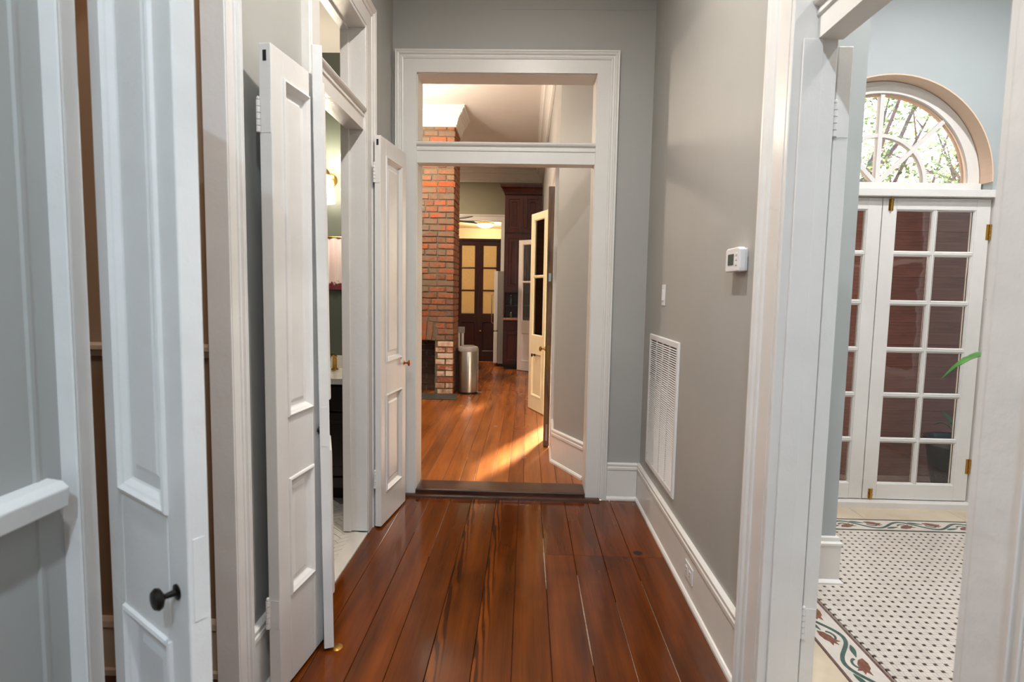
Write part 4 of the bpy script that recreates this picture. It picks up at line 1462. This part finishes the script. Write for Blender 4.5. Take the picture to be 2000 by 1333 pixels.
# ceiling fan in front of the end wall
fan = thing('ceiling_fan', 'black-bladed ceiling fan half hidden behind the brick chimney', 'ceiling fan', (-1.37, 9.3, 2.56))
MB().lathe([(0.001, -0.12), (0.06, -0.11), (0.11, -0.05), (0.12, 0.0), (0.11, 0.06), (0.05, 0.1), (0.02, 0.12), (0.001, 0.12)], n=24).build('motor', 'black', fan, smooth=True)
MB().tube([(0, 0, 0.1), (0, 0, ZN - 2.56 - 0.05)], 0.013).build('downrod', 'black', fan, smooth=True)
MB().lathe([(0.001, 1.16), (0.07, 1.158), (0.06, 1.12), (0.02, 1.09), (0.001, 1.09)], n=20).build('canopy', 'black', fan, smooth=True)
bl = MB().prism([(0.10, -0.03), (0.2, -0.07), (0.54, -0.085), (0.60, -0.05), (0.60, 0.05), (0.54, 0.085), (0.2, 0.07), (0.10, 0.03)], -0.004, 0.004).build('blade', 'black', fan)
bl.rotation_euler = (0.30, 0, 0.60)
for k in range(1, 5):
    dup(bl, fan, (0, 0, 0), (0.30, 0, 0.60 + k * 2 * PI / 5))

# brick chimney with hearth
CX0, CX1, CY0, CY1 = -2.0, -0.958, 7.40, 7.95
FRX0, FRX1, FRZ = -1.78, -1.195, 0.76
ch = struct(MB().box(CX0 + .01, FRX0, CY0 + .012, CY1, FN, FRZ).box(FRX1, CX1 - .01, CY0 + .012, CY1, FN, FRZ).box(CX0 + .01, CX1 - .01, CY0 + .012, CY1 - .01, FRZ, ZN).box(FRX0, FRX1, 7.72, CY1, FN, FRZ).build('chimney', 'mortar'), 'exposed old brick chimney breast with a small fireplace', 'chimney')
PZ = 0.079
bh, bl_ = 0.064, 0.203
brk = {}


def brick(kind, w, h, d, mat):
    w = max(0.03, round(w, 2))
    key = (w, round(h, 3), mat)
    if key not in brk:
        c = 0.004
        mb = MB()
        vs = []
        for y, i in ((d / 2, 0), (-d / 2 + c, 0), (-d / 2, c)):
            vs += [(-w / 2 + i, y, -h / 2 + i), (w / 2 - i, y, -h / 2 + i), (w / 2 - i, y, h / 2 - i), (-w / 2 + i, y, h / 2 - i)]
        fs = [(0, 1, 2, 3), (8, 11, 10, 9)]
        for k in range(2):
            for q in range(4):
                q2 = (q + 1) % 4
                fs.append((k * 4 + q, (k + 1) * 4 + q, (k + 1) * 4 + q2, k * 4 + q2))
        o = mb.add(vs, fs).build('brick', mat, ch)
        brk[key] = o
        return o
    return dup(brk[key], ch)


rows = int((ZN - 0.17 - FN) / PZ)
nb = 0
for r_ in range(rows):
    z = FN + PZ * (r_ + 0.5)
    xx = CX1
    first = True
    while xx > CX0 + 0.03:
        L = (bl_ if not (first and r_ % 2) else bl_ * 0.5 - 0.007) + random.choice((0.0, 0.0, -0.03, -0.06, -0.1)) * (0 if first else 1)
        first = False
        x0 = max(CX0, xx - L)
        cx = (x0 + xx) / 2
        w = xx - x0
        if not (FRX0 - 0.02 < cx < FRX1 + 0.02 and z < FRZ + 0.26) and w > 0.04:
            if z < FRZ + 0.26 and x0 < FRX1 + 0.02 < xx and False:
                pass
            pale = (z < 0.72 and cx > FRX1 and random.random() < 0.8)
            # keep bricks off the firebox opening
            if z < FRZ + 0.26 and xx > FRX1 and x0 < FRX1:
                x0 = FRX1 + 0.004
                w = xx - x0
                cx = (x0 + xx) / 2
            if z < FRZ + 0.26 and xx > FRX0 and x0 < FRX0:
                xx_ = FRX0 - 0.004
                w = xx_ - x0
                cx = (x0 + xx_) / 2
            if w > 0.03:
                o = brick('b', w - 0.002, bh - (0.008 if random.random() < 0.3 else 0), 0.05, 'brick_pale' if pale else 'brick')
                o.location = (cx, CY0 + 0.030 - random.uniform(0, 0.012), z + random.uniform(-.003, .003))
                o.rotation_euler = (random.uniform(-.03, .03), random.uniform(-.03, .03), random.uniform(-.04, .04))
                nb += 1
        xx = x0 - 0.014
# soldier course over the firebox, leaning like a jack arch
k = 0
xx = FRX0 + 0.04
while xx < FRX1:
    o = brick('s', 0.066, 0.235, 0.05, 'brick')
    o.location = (xx, CY0 + 0.024, FRZ + 0.125)
    o.rotation_euler = (0, (xx - (FRX0 + FRX1) / 2) * 0.45, 0)
    xx += 0.079
# side face and firebox bricks, too narrow here to pick apart
sb = MB()
for r_ in range(rows):
    z = FN + PZ * (r_ + 0.5)
    yy = CY0 + (0.06 if r_ % 2 else 0.01)
    while yy < CY1 - 0.03:
        y1 = min(CY1, yy + (0.1 if (r_ + int(yy * 10)) % 3 == 0 else bl_))
        j = random.uniform(0, 0.006)
        sb.box(CX1 - 0.04, CX1 + j, yy, y1 - 0.013, z - bh / 2, z + bh / 2)
        yy = y1
sb.build('side_bricks', 'brick', ch, kind='stuff')
fbk = MB()
for r_ in range(9):
    z = FN + PZ * (r_ + 0.5)
    xx = FRX0 - (0.1 if r_ % 2 else 0)
    while xx < FRX1:
        a, b = max(FRX0, xx), min(FRX1, xx + bl_)
        if b - a > 0.03:
            fbk.box(a, b - 0.012, 7.705, 7.73, z - bh / 2, z + bh / 2)
        xx += bl_ + 0.012
fbk.build('firebox_bricks', 'brick_dark', ch, kind='stuff')
hs = struct(MB().prism([(-2.1, 7.02), (-0.862, 7.02), (-0.90, 7.40), (-2.1, 7.40)], FN, FN + 0.014).build('hearth', 'slate', bevel=0.003), 'dark slate hearth slab before the brick fireplace', 'hearth')
struct(MB().sweep([(CX0, CY1), (CX0, CY0), (CX1, CY0), (CX1, CY1)][::-1], [(-o if False else o, z) for o, z in CRz]).build('trim_12', 'white_smooth'), 'white crown moulding wrapped around the chimney top', 'crown moulding')

# trash can
tc = thing('trash_can', 'round stainless steel pedal trash can beside the brick chimney', 'trash can', (-0.772, 7.545, FN))
MB().lathe([(0.128, 0), (0.132, 0.004), (0.132, 0.028), (0.128, 0.03)], n=32).build('base', 'black', tc, smooth=True)
MB().lathe([(0.127, 0.028), (0.128, 0.57), (0.127, 0.572)], n=40).build('body', 'steel', tc, smooth=True)
lid = MB().lathe([(0.133, 0.570), (0.135, 0.58), (0.135, 0.612), (0.128, 0.626), (0.09, 0.640), (0.04, 0.648), (0.001, 0.65)], n=40).build('lid', 'grey_plastic', tc, smooth=True)
MB().lathe([(0.001, 0.650), (0.09, 0.643), (0.092, 0.641), (0.09, 0.638)], n=30).build('lid_inset', 'steel', lid, smooth=True)
MB().tube([(0.137, -0.03, 0.03), (0.137, -0.03, 0.60)], 0.005).build('lift_rod', 'chrome', tc, smooth=True)
MB().prism([(0.125, -0.05), (0.19, -0.055), (0.195, -0.03), (0.19, -0.005), (0.125, -0.01)], 0.018, 0.030).build('pedal', 'chrome', tc, bevel=0.004)
B(-0.165, -0.125, 0.0, 0.08, 0.02, 0.60).build('black_side_strip', 'black', tc, bevel=0.006)  # black upright strip on the can's left side

# pale chair half hidden behind the can
cr = thing('chair', 'pale painted chair half hidden behind the trash can', 'chair', (-1.12, 8.45, FN), 0.1)
B(-0.19, 0.19, -0.19, 0.19, 0.43, 0.46).build('seat', 'white_smooth', cr, bevel=0.006)
for sx in (-1, 1):
    for sy in (-1, 1):
        hgt = 0.84 if sy < 0 else 0.43
        B(sx * 0.17 - 0.018, sx * 0.17 + 0.018, sy * 0.17 - 0.018, sy * 0.17 + 0.018, 0, hgt).build('leg', 'white_smooth', cr, bevel=0.004)
B(-0.2, 0.2, -0.195, -0.155, 0.755, 0.845).build('top_rail', 'grey_plastic', cr, bevel=0.006)
for k in range(4):
    x = -0.12 + k * 0.075
    B(x, x + 0.03, -0.182, -0.165, 0.46, 0.76).build('back_slat', 'white_smooth', cr, bevel=0.003)

# tall mahogany wall cabinet over a base cabinet
KX0, KX1, KY0, KY1 = -0.415, 0.232, 10.0, 10.32
kw, kd = KX1 - KX0, KY1 - KY0
kc = thing('wall_cabinet', 'tall mahogany wall cabinet with crown above an open niche', 'cabinet', (KX0, KY0, FN))
B(0, kw, 0.02, kd, 1.36, 3.08).build('body', 'mahogany', kc, bevel=0.003)
KNOB = [(0.006, 0), (0.005, -0.012), (0.012, -0.018), (0.010, -0.026), (0.002, -0.028)]
for k in range(2):
    for z0, z1 in ((2.40, 3.03), (1.40, 2.36)):
        x0 = 0.012 + k * (kw - 0.012) / 2
        x1 = x0 + (kw - 0.036) / 2
        dd = B(x0, x1, 0.006, 0.02, z0, z1).build('door', 'mahogany', kc, bevel=0.003)
        MB().ring(x0, x1, z0, z1, [(0, 0.006), (0, -0.006), (0.06, -0.006), (0.068, 0.002), (0.10, 0.002), (0.12, -0.004)]).build('door_frame', 'mahogany', dd)
        MB().lathe(KNOB, (x1 - 0.03 if k == 0 else x0 + 0.03, -0.006, z0 + 0.08), 'y', 12).build('knob', 'bronze', dd, smooth=True)
MB().sweep([(0, kd), (0, 0.02), (kw, 0.02)], [(0, 3.04), (-0.01, 3.05), (-0.02, 3.09), (-0.05, 3.14), (-0.08, 3.17), (-0.085, 3.21), (0, 3.21)]).build('cornice', 'mahogany', kc)
B(0, 0.02, 0.02, kd, 0.917, 1.36).build('niche_side', 'mahogany', kc)
B(0.02, kw, kd - 0.02, kd, 0.917, 1.36).build('niche_back', 'mahogany_dark', kc)
B(0.02, kw, 0.08, kd - 0.02, 1.115, 1.133).build('niche_shelf', 'mahogany', kc)
kb = thing('base_cabinet', 'dark mahogany base cabinet under the pinkish stone counter', 'cabinet', (KX0, KY0, FN))
B(0.0, kw, 0.03, kd, 0.08, 0.873).build('body', 'mahogany_dark', kb)
B(0.02, kw, 0.08, kd, 0.0, 0.08).build('plinth', 'black', kb)
for k in range(2):
    x0 = 0.012 + k * (kw - 0.012) / 2
    x1 = x0 + (kw - 0.036) / 2
    dd = B(x0, x1, 0.014, 0.03, 0.11, 0.68).build('door', 'mahogany', kb, bevel=0.003)
    MB().ring(x0, x1, 0.11, 0.68, [(0, 0.014), (0, 0.002), (0.06, 0.002), (0.068, 0.010), (0.10, 0.010)]).build('door_frame', 'mahogany', dd)
    dd = B(x0, x1, 0.012, 0.03, 0.71, 0.85).build('drawer', 'mahogany', kb, bevel=0.003)
    MB().lathe(KNOB, ((x0 + x1) / 2, 0.012, 0.78), 'y', 12).build('knob', 'bronze', dd, smooth=True)
ct = tag(B(KX0 - 0.01, KX1, KY0 - 0.03, KY1, FN + 0.875, FN + 0.915).build('countertop', 'counter_pink', bevel=0.004), 'pinkish stone countertop on the mahogany cabinet', 'countertop')
bt = thing('bottle', 'small pale bottle on the shelf of the mahogany niche', 'bottle', (-0.29, 10.14, FN + 1.133))
MB().lathe([(0.03, 0), (0.032, 0.01), (0.032, 0.09), (0.022, 0.12), (0.012, 0.14), (0.012, 0.17)], n=16).build('body', 'green_bottle', bt, smooth=True)
MB().lathe([(0.014, 0.165), (0.014, 0.185), (0.002, 0.187)], n=14).build('cap', 'chrome', bt, smooth=True)
gl_ = thing('glass_jar', 'small glass jar on the pink countertop', 'jar', (-0.285, 10.12, FN + 0.915))
MB().lathe([(0.026, 0), (0.028, 0.005), (0.030, 0.07), (0.024, 0.08)], n=16).build('body', 'green_bottle', gl_, smooth=True)
MB().lathe([(0.026, 0.08), (0.028, 0.085), (0.028, 0.1), (0.004, 0.106)], n=16).build('lid', 'chrome', gl_, smooth=True)

# refrigerator, door edge towards the viewer
rf = thing('refrigerator', 'white refrigerator seen from its side beside the mahogany doors', 'refrigerator', (-0.60, 10.36, FN + 0.002))
B(0.075, 0.80, 0.0, 0.62, 0.05, 1.74).build('body', 'grey_plastic', rf, bevel=0.006)
B(0.09, 0.78, 0.03, 0.60, 0.0, 0.05).build('base', 'black', rf)
B(0.0, 0.07, 0.0, 0.62, 0.66, 1.74).build('upper_door', 'plastic', rf, bevel=0.008)
B(0.0, 0.07, 0.0, 0.62, 0.06, 0.635).build('freezer_drawer', 'plastic', rf, bevel=0.008)
MB().tube([(-0.004, 0.06, 0.78), (-0.045, 0.06, 0.80), (-0.045, 0.06, 1.30), (-0.004, 0.06, 1.32)], 0.009).build('handle', 'chrome', rf, smooth=True)

downlight('added light brightening the kitchen end, hidden behind the chimney', (-1.7, 9.4, ZN), 46, WARM)  # hidden lamp added to brighten the dim kitchen end
# lamps of the next room (hung left of the visible slice)
pl = thing('pendant_lamp', 'glass globe pendant lamp hanging in the room beyond', 'ceiling light', (-1.75, 6.3, 3.0))
MB().tube([(0, 0, 0.15), (0, 0, ZN - 3.0)], 0.006).build('cord', 'black', pl, smooth=True)
MB().lathe([(0.001, 0.17), (0.03, 0.165), (0.035, 0.12), (0.001, 0.12)], n=16).build('cap', 'brass', pl, smooth=True)
MB().lathe([(0.03, 0.12), (0.10, 0.07), (0.12, 0.0), (0.10, -0.07), (0.05, -0.11), (0.001, -0.12)], n=24).build('globe', 'bulb', pl, smooth=True)
point_light('light', (0.0, 0.0, 0.33), 34, (1.0, 0.86, 0.70), 0.1, pl)
point_light('light', (0.18, -0.18, -0.05), 62, (1.0, 0.86, 0.70), 0.1, pl)

# ------------------------------------------------------------------ courtyard
gnd = struct(B(0.45, 14, 4.02, 26, -0.25, -0.12).build('ground', 'paver'), 'courtyard paving outside the french doors', 'ground')
struct(B(-6, 0.45, 11.5, 26, -0.25, -0.12).build('ground', 'paver'), 'paving behind the house', 'ground')
fnc = thing('fence', 'red-brown board fence seen through the french door panes', 'fence', (2.1, 4.9, -0.12))
brd = B(0.0, 5.4, 0.0, 0.022, 0.0, 0.1895).build('board', 'fence', fnc, bevel=0.004)
for k in range(1, 13):
    o = dup(brd, fnc, (0, random.uniform(0, .004), k * 0.19))
for k in range(5):
    B(k * 1.33, k * 1.33 + 0.09, 0.024, 0.114, 0, 2.5).build('post', 'fence', fnc)
struct(B(10.5, 10.7, 4.0, 20, -0.2, 2.4).build('wall_courtyard', 'stucco'), 'pale courtyard wall on the far right outside', 'wall')
# terracotta pot and plant by the door
op = thing('garden_pot', 'dark garden pot with a plant outside the french doors', 'plant pot', (3.44, 4.52, -0.12))
MB().lathe([(0.12, 0), (0.15, 0.01), (0.21, 0.36), (0.23, 0.38), (0.23, 0.43), (0.2, 0.43), (0.19, 0.38), (0.001, 0.37)], n=24)  .build('pot', 'black', op, smooth=True)
for k in range(7):
    a = k * 0.9
    blade((0, 0, 0.37), (0.06 * math.cos(a), 0.06 * math.sin(a), 0.6), (0.17 * math.cos(a), 0.17 * math.sin(a), 0.52 + 0.05 * (k % 3)), 0.02).build('leaf', 'leaf', op, smooth=True)


def tree(label, loc, h, spread, seed, nleaf):
    rnd = random.Random(seed)
    r = thing('tree', label, 'tree', loc, group='courtyard trees')
    br_ = MB()
    tips = []
    br_.tube([(0, 0, 0), (0.06, 0.02, h * .3), (0.02, 0.05, h * .55)], [0.10, 0.075, 0.06], 8)
    for k in range(9):
        a = k * 2.4 + rnd.uniform(-.3, .3)
        z0 = h * rnd.uniform(.28, .55)
        ln = spread * rnd.uniform(.6, 1.0)
        p1 = Vector((0.04, 0.03, z0))
        p2 = p1 + Vector((math.cos(a) * ln * .45, math.sin(a) * ln * .45, h * .14))
        p3 = p1 + Vector((math.cos(a + .2) * ln, math.sin(a + .2) * ln, h * rnd.uniform(.2, .45)))
        br_.tube([p1, p2, p3], [0.045, 0.03, 0.012], 6)
        tips += [p2.lerp(p3, t) for t in (0.1, 0.3, 0.5, 0.7, 0.9, 1.0)]
        for q in range(3):
            e = p2.lerp(p3, rnd.uniform(.2, .9))
            f_ = e + Vector((rnd.uniform(-.5, .5), rnd.uniform(-.5, .5), rnd.uniform(.1, .6)))
            br_.tube([e, f_], [0.014, 0.005], 5)
            tips += [e.lerp(f_, t) for t in (.4, .7, 1.0)]
    br_.build('trunk', 'bark', r, smooth=True)
    lf = MB()
    for k in range(nleaf):
        c = rnd.choice(tips) + Vector((rnd.gauss(0, .16), rnd.gauss(0, .16), rnd.gauss(0, .16)))
        d = Vector((rnd.uniform(-1, 1), rnd.uniform(-1, 1), rnd.uniform(-.8, .3))).normalized()
        s = d.cross(Vector((rnd.uniform(-1, 1), rnd.uniform(-1, 1), 1))).normalized()
        l, w = rnd.uniform(.05, .10), rnd.uniform(.015, .03)
        up_ = d.cross(s) * w * 0.3
        lf.add([c, c + d * l * .5 + s * w + up_, c + d * l, c + d * l * .5 - s * w + up_], [(0, 1, 2), (0, 2, 3)])
    lf.build('foliage', 'tree_leaf', r, kind='stuff')
    return r


tree('leafy tree behind the fence, left of the fanlight bars', (4.6, 8.4, -0.12), 5.4, 1.4, 3, 2200)
tree('slender tree behind the fence, right side of the fanlight', (7.5, 9.3, -0.12), 5.6, 1.3, 8, 2400)
tree('pale tree farther behind the fence in the fanlight', (9.0, 13.6, -0.12), 7.0, 1.9, 21, 2400)

struct(B(1.0, 1.15, 9.35, 12.2, -0.2, 3.45).build('wall_sun_block', 'stucco'), 'added unseen tall wall blocking sun at the farther garden door', 'wall')  # added out of view to keep low sun out of the farther opening
aw = thing('sun_blocker', 'added unseen board cover blocking sun over the nearer garden door', 'sun_blocker', (0.45, 4.6, 2.50))  # unseen cover, added to cut the sun patch on the floor short
B(0, 0.62, 0, 3.3, 0, 0.05).build('canopy', 'fence', aw)
for k in range(3):
    MB().tube([(0.0, 0.2 + k * 1.45, -0.45), (0.65, 0.2 + k * 1.45, 0.0)], 0.02).build('bracket', 'black', aw)
pr = thing('sun_block_roof', 'added unseen board roof blocking sun outside the french doors', 'porch roof', (1.9, 4.02, 3.72))  # added above the view so no sun lands on the mosaic floor
for k in range(9):
    B(0.0, 3.6, 0.02 + k * 0.297, 0.02 + k * 0.297 + 0.294, 0, 0.05).build('board', 'fence', pr)
for xx in (0.05, 3.45):
    B(xx, xx + 0.1, 2.55, 2.65, -3.84, 0).build('post', 'fence', pr)
